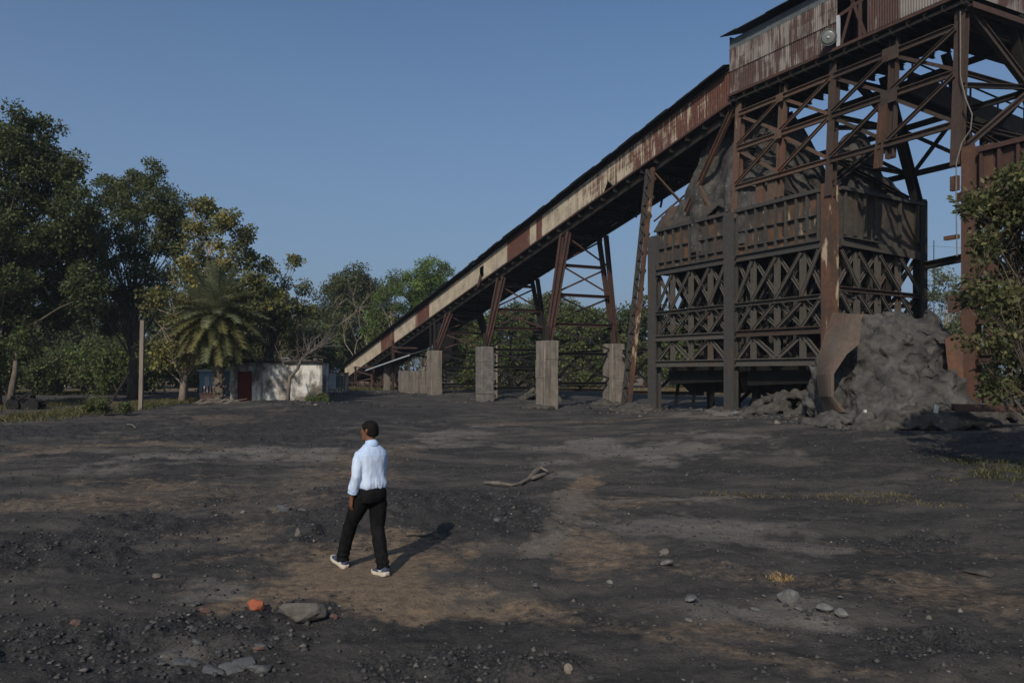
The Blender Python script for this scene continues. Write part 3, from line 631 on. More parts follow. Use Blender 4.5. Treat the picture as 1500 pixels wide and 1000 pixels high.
    for b in (0, 1):
        a0, a1 = A + b * half + (.44 if b == 0 else .28), A + (b + 1) * half - (.38 if b == 0 else .2)
        step = half / 4
        am_ = [(a0 + .02, .02)] + [(A + b * half + step * i, .02) for i in (1, 2, 3)] + [(a1 - .02, .02)]; truss_side(rt, lambda i: am_[i], 0, OUTQ, mt, 'brace', 4, tiers)
        for z, h in ((ZR[0], .2), (ZR[1], .32), (ZR[2], .34)):
            mm = 'tower2' if (b == 0 and z == ZR[1]) else mt
            MB().bar(P(a0, -.1, z), P(a1, -.1, z + (.04 if z == ZR[1] else 0)), h, .16, 'C', out=OUTQ).build('rail', mm, rt)
    if second: return rt
    truss_side(rt, lambda i: (A + .02, (.55, 1.6, 2.9, 4.2, 5.5)[i]), 0, OUTA, 'dusty2', 'end_brace', 4, ((ZP0 - .1, 5.6), (5.6, ZR[1])))
    MB().bar(P(A - .1, .45, 5.65), P(A - .1, W, 5.55), .2, .14, 'C', out=OUTA).build('rail', 'tower2', rt)
    for q in (1.1, 3.0, 5.6):
        for b in (0, 1):
            st = half / 2
            for i in range(2):
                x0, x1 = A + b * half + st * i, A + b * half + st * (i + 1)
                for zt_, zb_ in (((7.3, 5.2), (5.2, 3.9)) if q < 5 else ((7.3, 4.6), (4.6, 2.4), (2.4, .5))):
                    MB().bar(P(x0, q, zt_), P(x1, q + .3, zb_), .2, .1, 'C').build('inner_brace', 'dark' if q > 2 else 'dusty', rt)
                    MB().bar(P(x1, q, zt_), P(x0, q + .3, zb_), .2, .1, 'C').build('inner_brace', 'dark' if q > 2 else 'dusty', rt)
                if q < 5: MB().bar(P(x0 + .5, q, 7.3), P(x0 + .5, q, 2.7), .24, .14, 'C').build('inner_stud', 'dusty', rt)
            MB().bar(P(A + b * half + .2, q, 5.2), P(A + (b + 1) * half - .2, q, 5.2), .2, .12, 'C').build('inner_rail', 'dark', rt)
    for b in (0, 1):
        st = half / 4
        for i in range(4):
            x0, x1 = A + b * half + st * (i - .0) + .3, A + b * half + st * (i + 1) + .3
            for zt_, zb_ in ((7.3, 5.4), (5.3, 4.1)):
                MB().bar(P(x0, .55, zt_), P(x1, .6, zb_), .15, .08, 'C').build('rear_brace', 'dusty', rt); MB().bar(P(x1, .5, zt_), P(x0, .55, zb_), .15, .08, 'C').build('rear_brace', 'dusty', rt)
            MB().bar(P(x0 + st * .45, .62, 7.3), P(x0 + st * .45, .62, 2.8), .2, .1, 'C').build('rear_stud', 'dusty', rt)
    for b in (0, 1):                                        # hopper bodies and their mouths
        ac = A + (b + .5) * half
        def rg(z, ha, hq, dq=0): return [P(ac - ha, 3.1 + dq - hq, z), P(ac + ha, 3.1 + dq - hq, z), P(ac + ha, 3.1 + dq + hq, z), P(ac - ha, 3.1 + dq + hq, z)]
        MB().loft([rg(7.6, 2.7, 2.4), rg(5.6, 2.2, 1.5), rg(3.6, 1.6, .9), rg(2.6, 2.5, 2.2), rg(2.0, 2.5, 2.2), rg(1.2, 1.9, 1.6)]).build('hopper', 'black', rt)
        MB().bar(P(ac - 2.4, .55, 2.35), P(ac + 2.4, .6, 2.15), 1.1, .06).build('skirt_plate', 'black', rt)
        for k in range(4):
            aa = ac - 2.2 + 1.4 * k; MB().bar(P(aa, .9, 2.0), P(aa + .9, 1.4, .5), .16, .1, 'C').build('leg_brace', 'dark', rt)
            MB().bar(P(aa, W, 2.2), P(aa + 1.1, W, .3), .2, .1, 'C').build('leg_brace', 'dark', rt)
    return rt
bk = bunker(0, L, 'dust-caked steel coal bunker with ribbed hopper plates over crossed braces', True)
MB().bar(P(.1, 5.8, 6.9), P(-5.4, 5.9, 7.3), .35, .3, 'I', out=(0, 0, 1)).build('tie_beam', 'dark', bk)
bk2 = bunker(-1.5 * L + .02, L - .3, 'second coal bunker of dark rusty plates behind the leafy tree at right', False, True)
for z, w_, h_ in ((8.75, .22, .25), (6.9, .45, .07), (4.6, .3, .3)):
    o = MB().abox(-5.5 - .1, -5.5 + w_ - .05, -.3, -.15, z - h_, z + h_).build('bracket', 'rust', bk2)
MB().bar(P(-5.55, .3, 7.2), P(-8.4, .3, 3.6), .3, .2, 'C').build('knee_brace', 'dark', bk2)
MB().bar(P(-5.9, -.2, 8.1), P(-5.9, -.2, 8.4), .8, .1).build('bracket', 'redsteel', bk2)

# hardened dust on top of the bunker and in front of it
def heap_mesh(fn, x0, x1, y0, y1, n, mm, frame=True, zb=None, rough=.35, seed=0.0, fr=.9):
    m = MB(); V = []
    for i in range(n + 1):
        for j in range(mm + 1):
            a = x0 + (x1 - x0) * i / n; q = y0 + (y1 - y0) * j / mm; z = fn(a, q); p = Vector(P(a, q, z) if frame else (a, q, z))
            d = mnoise.fractal(Vector((p.x * fr, p.y * fr, p.z * fr * .6 + seed)), .9, 2.1, 5) * rough
            d2 = -abs(mnoise.noise(Vector((p.x * fr * 1.7 + 5, p.y * fr * 1.7, p.z * fr * .5 + seed)))) * rough * .9
            nn = Vector((-.5, -.7, .45)); V.append(tuple(p + nn * (d + d2)))
    k = mm + 1; Fc = [(i * k + j, (i + 1) * k + j, (i + 1) * k + j + 1, i * k + j + 1) for i in range(n) for j in range(mm)]
    S = len(V)
    if zb is not None:
        rim = [i * k for i in range(n + 1)] + [n * k + j for j in range(1, mm + 1)] + [i * k + mm for i in range(n - 1, -1, -1)] + [j for j in range(mm - 1, 0, -1)]
        for r_ in rim: V.append((V[r_][0], V[r_][1], zb))
        R = len(rim); Fc += [(rim[i], S + i, S + (i + 1) % R, rim[(i + 1) % R]) for i in range(R)]
    m.v = V; m.f = Fc; m.c = [None] * len(Fc); return m
def pile(a, q):
    g = lambda x, c, s, p=2: math.exp(-abs((x - c) / s) ** p)
    z = 9.62 + 5.4 * g(a, 6.6, 3.2, 4) * g(q, 2.6, 2.2, 3.0) + 1.6 * g(a, 9.0, 2.6, 2) * g(q, 2.4, 2.2) - .5 * g(a, 1.7, .5) * g(q, 1.5, 2)
    z += 2.6 * g(a, .55, .85) * g(q, 2.0, 1.05, 3) + 1.1 * g(a, .5, 1.0) * g(q, 3.4, 1.3)
    return min(z, 14.6 if a < 5.72 else zi(a) - .45)
tag(heap_mesh(pile, .14, L - .1, .10, 5.5, 120, 60, zb=8.2, rough=.55, fr=.7).build('dust_pile', 'coal', None, True), 'tall fluted pile of hardened coal dust spilling on top of the bunker', 'coal pile')
m = MB(); V = []                                           # caked plate standing on the rim of the left bay
n = 40
for i in range(n + 1):
    a = 5.75 + (L + .1 - 5.75) * i / n; top = 10.95 + .25 * math.sin(i * .5) * (i < 30) + .15 * mnoise.noise(Vector((a * 2, 0, 0))) - (.35 if i > 36 else 0)
    bot = 9.75 + (.5 * max(0, 1 - abs(a - 6.6) / .8)) + .12 * mnoise.noise(Vector((a * 3, 4, 0)))
    for j in range(7):
        f = j / 6; V.append(P(a, .0 + .55 * f + .14 * mnoise.noise(Vector((a * 1.3, f * 3, 1))), bot + (top - bot) * f))
m.v = V; m.f = [(i * 7 + j, (i + 1) * 7 + j, (i + 1) * 7 + j + 1, i * 7 + j + 1) for i in range(n) for j in range(6)]; m.c = [None] * len(m.f)
o = m.build('caked_plate', 'endwall', bk, True); sm = o.modifiers.new('thick', 'SOLIDIFY'); sm.thickness = .06
def front(x, y):
    c = P(-2.6, -.1, 0); dx, dy = x - c.x, y - c.y; e = dx * .886 + dy * .4637; n_ = dx * .4637 - dy * .886      # e along E2, n_ along -E1
    u, v = dx, dy; r = (abs((u - .12) / 3.0) ** 2.8 + abs(v / 2.7) ** 2.6) ** (1 / 2.7)
    z = min(3.75, 5.0 * max(0, 1 - r ** 1.5)) - .07 * (u + v * .3) * (r < .6)
    z += .75 * math.exp(-((u + 1.0) / 2.6) ** 2 - ((v + 2.9) / 1.3) ** 2) + .9 * math.exp(-((u - 2.2) / 1.6) ** 2 - ((v + 1.8) / 1.4) ** 2)
    z += 1.1 * math.exp(-((u + .2) / 1.8) ** 2 - ((v + 2.2) / 1.0) ** 2)
    z -= 1.1 * math.exp(-((u + .9) / .45) ** 2 - ((v + 1.95) / .5) ** 2) + .7 * math.exp(-((u - 1.0) / .5) ** 2 - ((v + 2.1) / .5) ** 2)
    ed = max(abs(u) / 5.0, abs(v) / 5.0)
    return gz(x, y) + z - .5 * max(0, ed - .75)
def lumpy(name, label, cat, fn, cx, cy, hx, hy, n, vox, seed, mat='coal', amp=.20, sm=1, rmin=.42):
    import bmesh
    rn = random.Random(seed); bm = bmesh.new()
    for k in range(n):
        x, y = cx + rn.uniform(-1, 1) * hx, cy + rn.uniform(-1, 1) * hy; z = fn(x, y); g0 = gz(x, y); h = z - g0
        if h < .12: continue
        r_ = min(.2 + h * .35, rn.uniform(rmin, rmin * 2.6)); f = rn.random() ** .5; zz = g0 + max(0, h - r_ * .8) * (f if h > 1.2 else 1)
        g = bmesh.ops.create_icosphere(bm, subdivisions=2, radius=r_); M3 = Matrix.Rotation(rn.uniform(0, 6), 3, Vector((rn.random(), rn.random(), rn.random())).normalized()); sc = (rn.uniform(.8, 1.2), rn.uniform(.8, 1.2), rn.uniform(.6, 1))
        pl = [Vector((rn.uniform(-1, 1), rn.uniform(-1, 1), rn.uniform(-.5, 1))).normalized() for _ in range(5)]
        for v in g['verts']:
            c_ = v.co.copy(); q = min([1] + [.6 * r_ / max(.01, c_.dot(p)) for p in pl]); c_ *= q; v.co = M3 @ Vector((c_.x * sc[0], c_.y * sc[1], c_.z * sc[2])) + Vector((x, y, zz))
    me = bpy.data.meshes.new(name); bm.to_mesh(me); bm.free(); o = bpy.data.objects.new(name, me); COL.objects.link(o)
    r_ = o.modifiers.new('r', 'REMESH'); r_.mode = 'VOXEL'; r_.voxel_size = vox; q = o.modifiers.new('s', 'SMOOTH'); q.factor = .5; q.iterations = sm
    bpy.context.view_layer.update(); dg = bpy.context.evaluated_depsgraph_get(); nm = bpy.data.meshes.new_from_object(o.evaluated_get(dg)); o.modifiers.clear(); o.data = nm
    nn = [v.normal.copy() for v in nm.vertices]
    for v, w in zip(nm.vertices, nn):
        p = v.co; d = mnoise.fractal(p * 1.3, .9, 2.1, 6) * amp - abs(mnoise.noise(p * 1.1 + Vector((7, 3, 1)))) * amp * 1.4; v.co = p + w * d
    nm.materials.clear(); nm.materials.append(M[mat]); nm.polygons.foreach_set("use_smooth", [True] * len(nm.polygons)); nm.update(); return tag(o, label, cat)
c = P(-2.6, -.1, 0)
lumpy('dust_heap', 'big grey heap of caked coal dust on the ground between the two bunkers', 'coal heap', front, c.x, c.y, 4.6, 4.6, 1000, .06, 5, 'dust')
def bump_fn(cx, cy, rx, ry, h): return lambda x, y: gz(x, y) + h * max(0, 1 - ((x - cx) / rx) ** 2 - ((y - cy) / ry) ** 2)
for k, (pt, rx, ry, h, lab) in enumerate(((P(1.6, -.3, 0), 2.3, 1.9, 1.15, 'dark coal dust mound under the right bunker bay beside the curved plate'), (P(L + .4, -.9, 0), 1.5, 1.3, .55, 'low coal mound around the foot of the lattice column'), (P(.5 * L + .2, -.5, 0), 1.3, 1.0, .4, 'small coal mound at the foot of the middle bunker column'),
        (Vector((13.3, 25.4, 0)), 2.6, 1.3, .75, 'dark mound added to stand in for the shadow before the grey dust heap'), (Vector((16.6, 26.6, 0)), 2.2, 1.5, .7, 'dark coal mound at the foot of the tall right column'), (P(1.85 * L, -1.5, 0), 1.4, .9, .3, 'little coal mound at the foot of the streaked pier'), (P(1.84 * L, 3.4, 0), 1.6, 1.2, .5, 'coal mound left of the pale tan pier'), (P(2.64 * L, 3.6, 0), 2.0, 1.6, 1.3, 'sooty mound between the grey pier and the streaked pier'))):  # mound before the dust heap is dark shade given a shape
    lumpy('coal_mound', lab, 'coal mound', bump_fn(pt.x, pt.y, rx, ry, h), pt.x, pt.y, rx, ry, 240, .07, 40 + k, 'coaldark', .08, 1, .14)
def slab_px(name, pts, mat, th=.03, root=None, sub=None):     # a bent plate through given points, with thickness
    m = MB(); n = len(pts); P0 = [Vector(p) for p in pts]; nrm = (P0[1] - P0[0]).cross(P0[2] - P0[0]).normalized() * th
    m.poly(P0 + [p + nrm for p in P0], [tuple(range(n)), tuple(range(2 * n - 1, n - 1, -1))] + [(i, n + i, n + (i + 1) % n, (i + 1) % n) for i in range(n)])
    return m.build(name, mat, root)
lf = [(1222, 458), (1209, 492), (1201, 520), (1198, 550), (1202, 580), (1209, 602)]; rg_ = [(1262, 462), (1258, 505), (1240, 520), (1222, 548), (1222, 580), (1240, 603)]
m = MB(); V = []
for (lx, ly), (rx, ry) in zip(lf, rg_):
    for k in range(7):
        f = k / 6; V.append(at(lx + (rx - lx) * f, ly + (ry - ly) * f, 29.0 - 1.1 * math.sin(f * math.pi / 2) + (ly - 458) / 145 * -.7))
m.v = V; m.f = [(i * 7 + j, i * 7 + j + 1, (i + 1) * 7 + j + 1, (i + 1) * 7 + j) for i in range(5) for j in range(6)]; m.c = [None] * 30
o = m.build('curved_plate', 'rustplate', None, False); s_ = o.modifiers.new('sub', 'SUBSURF'); s_.subdivision_type = 'SIMPLE'; s_.levels = s_.render_levels = 2; s_ = o.modifiers.new('t', 'SOLIDIFY'); s_.thickness = .06
tag(o, 'large curved rusty plate leaning at the left side of the dust heap', 'steel plate')
tag(slab_px('steel_plate', [at(1234, 459, 30.2), at(1288, 461, 30.0), at(1286, 515, 29.6), at(1236, 512, 29.8)], 'rustplate', .03), 'flat brown rusty plate behind the heap under the end braces', 'steel plate')
tag(slab_px('steel_plate', [at(1384, 496, 27.6), at(1409, 484, 27.4), at(1412, 560, 27.2), at(1392, 574, 27.4)], 'rust', .05), 'upright orange rusty plate leaning against the tall right column', 'steel plate')
tag(MB().bar(Vector((13.5, 24.4, 1.15)), Vector((21, 23.2, 1.05)), .22, .26, 'I').build('steel_beam', 'redsteel'), 'long rusty beam lying on the ground below the right hand bunker', 'beam')
tag(MB().bar(at(1238, 596, 27.4), at(1210, 603, 28.3), .12, .3).build('plate_foot', 'dark'), 'short black bar under the foot of the curved rusty plate', 'steel bar')

# ------------------------------------------------------------------ trestles and piers
def lattice(m, p, q, w, n, side):
    p, q = Vector(p), Vector(q); d = (q - p) / n; s_ = Vector(side).normalized() * w / 2
    for i in range(n):
        a, b = p + d * i, p + d * (i + 1); e = 1 if i % 2 else -1
        m.bar(a - s_ * e, b + s_ * e, .07, .04)
def trestle(t, ztop, zbase, zs, label, mt='redsteel', far='dark', qb=(-1.0, 4.1)):
    A = t * L; rt = empty('trestle', P(A, 1.6, zbase), label, 'trestle', 'steel trestles under the sloping gallery', rz=RZ)
    qt = (.25, 3.1); Q = lambda s_, z: qt[s_] + (qb[s_] - qt[s_]) * (ztop - z) / (ztop - zbase)
    for s_ in (0, 1):
        zb = zbase if s_ == 0 else zbase - .2
        for d in (-1, 1):
            MB().bar(P(A + d * .42, qt[s_], ztop + d * -.0), P(A + d * .14, Q(s_, zb), zb), .24, .26, 'I').build('leg', mt if s_ == 0 or t > 1.5 and t < 2.5 else far, rt)
        m = MB(); plate(m, A, Q(s_, zb) - .1, zb + .5, .6, 1.0); m.build('gusset', far, rt)
    lo = min(zs)
    for i, z in enumerate(zs):
        m_ = mt if z > zbase + .2 else far
        MB().bar(P(A, Q(0, max(z, zbase)), z), P(A, Q(1, max(z, zbase)), z), .2, .14, 'C', out=OUTA).build('cross_tie', m_, rt)
        if i + 1 < len(zs):
            z2 = zs[i + 1]; zc = max(z, zbase); zc2 = max(z2, zbase)
            for d, (s0, s1) in ((-1, (0, 1)), (1, (1, 0))):
                MB().bar(P(A + d * .2, Q(s0, zc), z - .1), P(A + d * .2, Q(s1, zc2), z2 + .1), .12, .09, 'L', out=OUTA).build('brace', m_ if i < 2 else far, rt)
    return rt
trestle(3.50, zi(3.5 * L) - .6, 4.0, (7.1, 5.6, 3.9, 2.6, 1.2), 'leftmost steel trestle, the shortest, on the pier right of the low block')
trestle(2.64, zi(2.64 * L) - .6, 4.1, (8.7, 6.9, 5.5, 3.9, 2.6, 1.0), 'middle steel trestle, on the grey pier between two taller ones')
trestle(1.84, zi(1.84 * L) - .6, 4.2, (11.0, 9.1, 7.2, 5.3, 3.4, 1.5), 'tallest rust red steel trestle, on the stained pale pier')
for t in (1.84, 2.64, 3.5):                                 # sooty longitudinal bracing between the bents, low down
    pass
lb = empty('low_bracing', P(2.3 * L, 4.2, 2), 'sooty crossed bracing low between the trestle legs', 'bracing', rz=RZ)
for t0, t1 in ((3.5, 2.64), (2.64, 1.84), (1.84, 1.1)):
    for q in (4.3,):
        MB().bar(P(t0 * L, q, 3.6), P(t1 * L, q, 3.7), .2, .12, 'C').build('tie', 'dark', lb); MB().bar(P(t0 * L, q, .9), P(t1 * L, q, 1.0), .22, .12, 'C').build('tie', 'dark', lb)
        tm = (t0 + t1) / 2
        for (a_, b_) in ((t0, tm), (tm, t1)):
            MB().bar(P(a_ * L, q, 3.5), P(b_ * L, q, 1.1), .16, .1, 'C').build('brace', 'dark', lb); MB().bar(P(b_ * L, q, 3.5), P(a_ * L, q, 1.1), .16, .1, 'C').build('brace', 'dark', lb)
dl = empty('lattice_column', P(1.03 * L, -.4, .2), 'tall narrow lattice column beside the left end of the bunker', 'column', rz=RZ)
zt_ = zi(1.02 * L) - .45
for d, mt in ((.5, 'dusty'), (-.05, 'corner')):
    MB().bar(P(1.03 * L + d * .8 + .1, .15, zt_), P(1.07 * L + d + .45, -.9, .0), .16, .22, 'C').build('chord', mt, dl)
m = MB(); lattice(m, P(1.03 * L + .25, .02, zt_ - .1), P(1.07 * L + .66, -1.05, .3), .5, 26, E1.tolist() + [0]); m.build('lacing', 'dusty', dl)
m = MB(); lattice(m, P(1.03 * L + .25, .35, zt_ - .1), P(1.07 * L + .66, -.7, .3), .5, 26, E1.tolist() + [0]); m.build('lacing', 'tower', dl)
MB().bar(P(1.03 * L, 2.9, zt_), P(1.07 * L, 4.6, .1), .3, .3, 'I').build('far_leg', 'dark', dl)
MB().bar(P(1.03 * L, .2, zt_ - .3), P(1.03 * L, 3.2, zt_ - 2.6), .12, .1, 'L').build('brace', 'tower', dl)
MB().bar(P(1.03 * L, .2, zt_ - 2.9), P(1.03 * L, 3.2, zt_ - .6), .12, .1, 'L').build('brace', 'tower', dl)

def pier(t, q, zt, w, d, label, mat='concrete', seed=0):
    c = P(t * L, q, 0); zb = gz(c.x, c.y) - .5; m = MB(); rn = random.Random(seed); z = zb; k = 0; n = 4
    e1 = Vector((*E1, 0)); e2 = Vector((*E2, 0)); rings = []
    for i in range(n):
        z0 = zb + (zt - zb) * i / n; z1 = zb + (zt - zb) * (i + 1) / n; j = rn.uniform(-.02, .02); j2 = rn.uniform(-.02, .02)
        for zz, s_ in ((z0 + .012, .985), (z0 + .03, 1), (z1 - .03, 1), (z1 - .0, .985 if i < n - 1 else .95)):
            ww, dd = w / 2 * s_, d / 2 * s_; ch = .05
            o = c + e1 * j + e2 * j2; o.z = zz
            rings.append([o + e1 * x + e2 * y for x, y in ((ww - ch, -dd), (ww, -dd + ch), (ww, dd - ch), (ww - ch, dd), (-ww + ch, dd), (-ww, dd - ch), (-ww, -dd + ch), (-ww + ch, -dd))])
    m.loft(rings); o = m.build('concrete_pier', mat); tag(o, label, 'pier', 'concrete piers in a row under the gallery'); return o
pier(3.51, -1.06, 4.05, 1.1, 1.0, 'weathered pale concrete pier next to the low block, leftmost of the row', seed=1)
pier(2.65, -1.06, 4.1, 1.1, 1.0, 'dull grey sooty concrete pier with a dark face', 'concdark', 2)
pier(1.85, -1.06, 4.22, 1.15, 1.05, 'tall concrete pier with pale vertical streaks, the largest of the row', seed=3)
pier(1.84, 4.0, 4.1, 1.2, 1.0, 'pale tan concrete pier nearest the lattice column', seed=4)
pier(2.64, 4.25, 4.0, 1.0, .95, 'sooty pier half hidden behind the largest streaked pier', 'concdark', 5)
pier(3.50, 4.2, 3.9, 1.0, .95, 'sooty pier half hidden behind the dull grey pier', 'concdark', 6)

# low end of the conveyor: block, posts, lean-to, fence frames
o = MB().abox(3.72 * L, 4.02 * L, -2.2, -.4, -.2, 2.35).build('concrete_block', 'concrete'); tag(o, 'low square concrete block under the foot of the sloping gallery', 'concrete block')
o = MB().abox(4.6 * L, 4.65 * L, -1.2, -.7, -.2, 3.1).build('concrete_pier', 'concrete'); tag(o, 'thin yellowish concrete post under the lean-to roof', 'pier')
lt = empty('lean_to', P(4.3 * L, -1.2, .3), 'sagging sheet lean-to roof under the low end of the gallery', 'lean-to', rz=RZ)
pts = [P(4.95 * L, -1.9, 2.45), P(3.85 * L, -1.9, 3.75), P(3.9 * L, .8, 4.5), P(4.9 * L, .8, 3.3)]; pts += [p + Vector((0, 0, .06)) for p in pts]
MB().poly(pts, [(3, 2, 1, 0), (4, 5, 6, 7), (0, 1, 5, 4), (1, 2, 6, 5), (2, 3, 7, 6), (3, 0, 4, 7)]).build('roof_sheet', 'grey', lt)
MB().bar(P(4.95 * L, -1.92, 2.42), P(3.85 * L, -1.92, 3.72), .1, .14).build('eave_rail', 'paleblue', lt)
for t in (3.95, 4.9): MB().bar(P(t * L, -1.5, -.1), P(t * L, -1.5, 2.4 + (4.95 - t) * 1.2), .15, .15).build('post', 'rust', lt)
MB().abox(3.70 * L, 3.84 * L, .3, 1.9, 3.2, zi(3.84 * L) - .2).build('black_chute', 'black', lt)
for t in (3.72, 3.80): MB().bar(P(t * L, -.1, 0), P(t * L, -.1, zi(t * L) - .4), .12, .12).build('post', 'dark', lt)
ff = empty('rust_frame', P(5.3 * L, -1, .3), 'rust red steel frame and rails at the foot of the gallery', 'steel frame', rz=RZ)
for t, z1 in ((5.55, 2.9), (4.45, zi(4.45 * L) - .3), (5.0, 2.6), (4.75, 2.0)): MB().bar(P(t * L, -1.0, -.2), P(t * L, -1.0, z1), .22, .2, 'I').build('post', 'redsteel', ff)
for z in (1.0, 2.75): MB().bar(P(5.6 * L, -1.0, z), P(4.6 * L, -1.0, z), .14, .12).build('rail', 'redsteel', ff)
MB().bar(P(5.55 * L, -1, 2.4), P(4.75 * L, -1, 1.6), .14, .12).build('brace', 'redsteel', ff); MB().bar(P(5.55 * L, -1, 1.1), P(4.7 * L, -1, 1.9), .14, .12).build('brace', 'redsteel', ff)
MB().bar(P(4.45 * L, -1, 4.6), P(3.9 * L, -1, 4.4), .14, .12).build('rail', 'redsteel', ff); MB().bar(P(4.45 * L, -1, 4.3), P(3.9 * L, 1, 3.4), .14, .12).build('brace', 'redsteel', ff)
MB().bar(P(6.4 * L, -1.2, 1.2), P(4.7 * L, -1.2, .9), .1, .1).build('rail', 'redsteel', ff)
for i in range(9): MB().bar(P((6.4 - i * .2) * L, -1.2, -.1), P((6.4 - i * .2) * L, -1.2, 1.2), .12, .12).build('rail_post', 'redsteel', ff)

# ------------------------------------------------------------------ vegetation
def leaves(clusters, per, size, cols, rng, droop=.25, flat=.75, aspect=.55):
    """clusters: list of (x, y, z, r, tintindex); returns diamond-shaped leaf faces"""
    C = np.array([c[:4] for c in clusters]); n = len(C); k = n * per
    idx = np.repeat(np.arange(n), per)
    d = rng.normal(size=(k, 3)); d /= np.linalg.norm(d, axis=1)[:, None] + 1e-9
    rr = rng.random(k) ** .45
    pos = C[idx, :3] + d * (rr * C[idx, 3] * 1.15)[:, None] * np.array([1, 1, flat])
    ax = rng.normal(size=(k, 3)) + d * .8; ax[:, 2] -= droop; ax /= np.linalg.norm(ax, axis=1)[:, None]
    nn = rng.normal(size=(k, 3)); nn[:, 2] += .6; bx = np.cross(ax, nn); bx /= np.linalg.norm(bx, axis=1)[:, None] + 1e-9
    s = size * rng.uniform(.6, 1.35, k)[:, None]
    V = np.stack([pos, pos + ax * s * .5 + bx * s * aspect * .5, pos + ax * s, pos + ax * s * .5 - bx * s * aspect * .5], 1).reshape(-1, 3)
    Fq = np.arange(k * 4).reshape(-1, 4); cols = np.array(cols); cl = rng.integers(0, len(cols), n)
    tint = cols[cl][idx] * rng.uniform(.7, 1.4, (k, 1)) * np.array([1.15, 1.32, 1.15]); pick = rng.random(k) < .3; tint[pick] = cols[rng.integers(0, len(cols), pick.sum())]
    return V, Fq, tint
DG = [(.048, .056, .022), (.058, .064, .024), (.070, .074, .028), (.040, .047, .020)]
OL = [(.080, .084, .034), (.095, .096, .038), (.064, .070, .028), (.115, .108, .044)]
YL = [(.13, .115, .048), (.17, .14, .05), (.095, .095, .042), (.21, .165, .055), (.10, .088, .045)]
BG = [(.085, .115, .028), (.105, .14, .032), (.062, .085, .024), (.13, .165, .04)]
GG = [(.095, .096, .056), (.12, .115, .068), (.076, .08, .046)]
PL = [(.105, .11, .065), (.13, .125, .075), (.085, .09, .05)]
def blob_clusters(lobes, dens, rc, rng, shell=.35):
    cl = []
    for (x, y, z, r) in lobes:
        n = max(6, int(dens * (r / rc) ** 2))
        for _ in range(n):
            d = rng.normal(size=3); d /= np.linalg.norm(d); q = r * (shell + (1 - shell) * rng.random() ** .6)
            cl.append((x + d[0] * q, y + d[1] * q, z + d[2] * q * .95, rc * rng.uniform(.55, 1.15)))
    return cl
def tree(label, base, lobes, cols, seed, rc=.7, dens=3.2, per=60, size=.17, trunk=.3, cat='tree', name='tree', group=None, bark='bark', limbs=26, lean=0, shell=.3, tw=.05, dn=3.4, mat='leaf', fork=.35, aspect=.55):
    rng = np.random.default_rng(seed); rn = random.Random(seed)
    b = Vector(base); rt = empty(name, b, label, cat, group)
    cl = [c for c in blob_clusters(lobes, dens, rc, rng, shell) if c[2] > b.z + .25]
    if limbs:
        top = max(l[2] for l in lobes); cx = sum(l[0] * l[3] for l in lobes) / sum(l[3] for l in lobes); cy = sum(l[1] * l[3] for l in lobes) / sum(l[3] for l in lobes)
        m = MB(); pts = []; H = (top - b.z)
        for k in range(7):
            f = k / 6; pts.append((b.x + (cx - b.x) * f ** 1.6 + lean * math.sin(f * 3) + rn.uniform(-.1, .1) * (k > 0), b.y + (cy - b.y) * f ** 1.6 + rn.uniform(-.1, .1) * (k > 0), b.z - .15 + H * .8 * f))
        m.tube(pts, [trunk * (1.35 if k == 0 else 1) * (1 - .8 * k / 6) for k in range(7)], 9)
        for k in range(limbs):
            c = cl[rn.randrange(len(cl))]; f = min(.95, max(fork * .6, (c[2] - b.z) / H * .75 - rn.uniform(0, .25))); i = min(5, int(f * 6)); g = f * 6 - i
            p = Vector(pts[i]).lerp(Vector(pts[i + 1]), g); e = Vector(c[:3]); mid = p.lerp(e, .5) + Vector((rn.uniform(-.3, .3), rn.uniform(-.3, .3), (e - p).length * .10))
            r0 = trunk * (1 - .8 * f) * .32; m.tube([p, p.lerp(mid, .5) + Vector((0, 0, .05)), mid, mid.lerp(e, .5) + Vector((rn.uniform(-.2, .2), 0, .1)), e], [r0, r0 * .8, r0 * .55, r0 * .35, tw * .4], 5, False)
            for _ in range(3):
                c2 = min(cl, key=lambda q: abs(q[0] - mid.x + rn.uniform(-1.5, 1.5)) + abs(q[1] - mid.y) + abs(q[2] - mid.z + rn.uniform(-1, 1)))
                m.tube([mid, Vector(c2[:3]).lerp(mid, .4) + Vector((0, 0, .12)), c2[:3]], [r0 * .35, tw * .5, tw * .25], 4, False)
        m.build('trunk', bark, rt, True)
    V, Fq, T = leaves(cl, int(per * dn), size, cols, rng, aspect=aspect); V = V - np.array(b)
    np_mesh('crown', V, Fq, M[mat], T, 'FACE', False, rt); return rt
def lob(depth, lst, dj=.0, seed=0):     # lobes given where they are seen, at a distance with real spread in depth
    rn = random.Random(seed + len(lst)); o = []
    for (px, py, r) in lst:
        Y = depth + rn.uniform(-1, 1) * dj; p = at(px, py, Y); o.append((p.x, p.y, p.z, r / F * Y))
    return o
def tbase(px, Y): x = (px - 750) / F * Y; return (x, Y, gz(x, Y))
tree('tallest dense dark tree at the left picture edge', tbase(-12, 47), lob(47, [(118, 300, 30), (112, 345, 40), (128, 420, 40), (20, 215, 42), (35, 250, 62), (-45, 240, 90), (82, 275, 44), (60, 190, 22), (25, 175, 16), (100, 245, 20), (55, 340, 72), (-10, 370, 90), (95, 350, 40), (40, 430, 66), (-40, 470, 80), (100, 440, 40), (10, 510, 40)], 2.2, 1), DG + OL[:1], 1, rc=.62, dens=3.1, per=52, size=.2, trunk=.42, limbs=44)
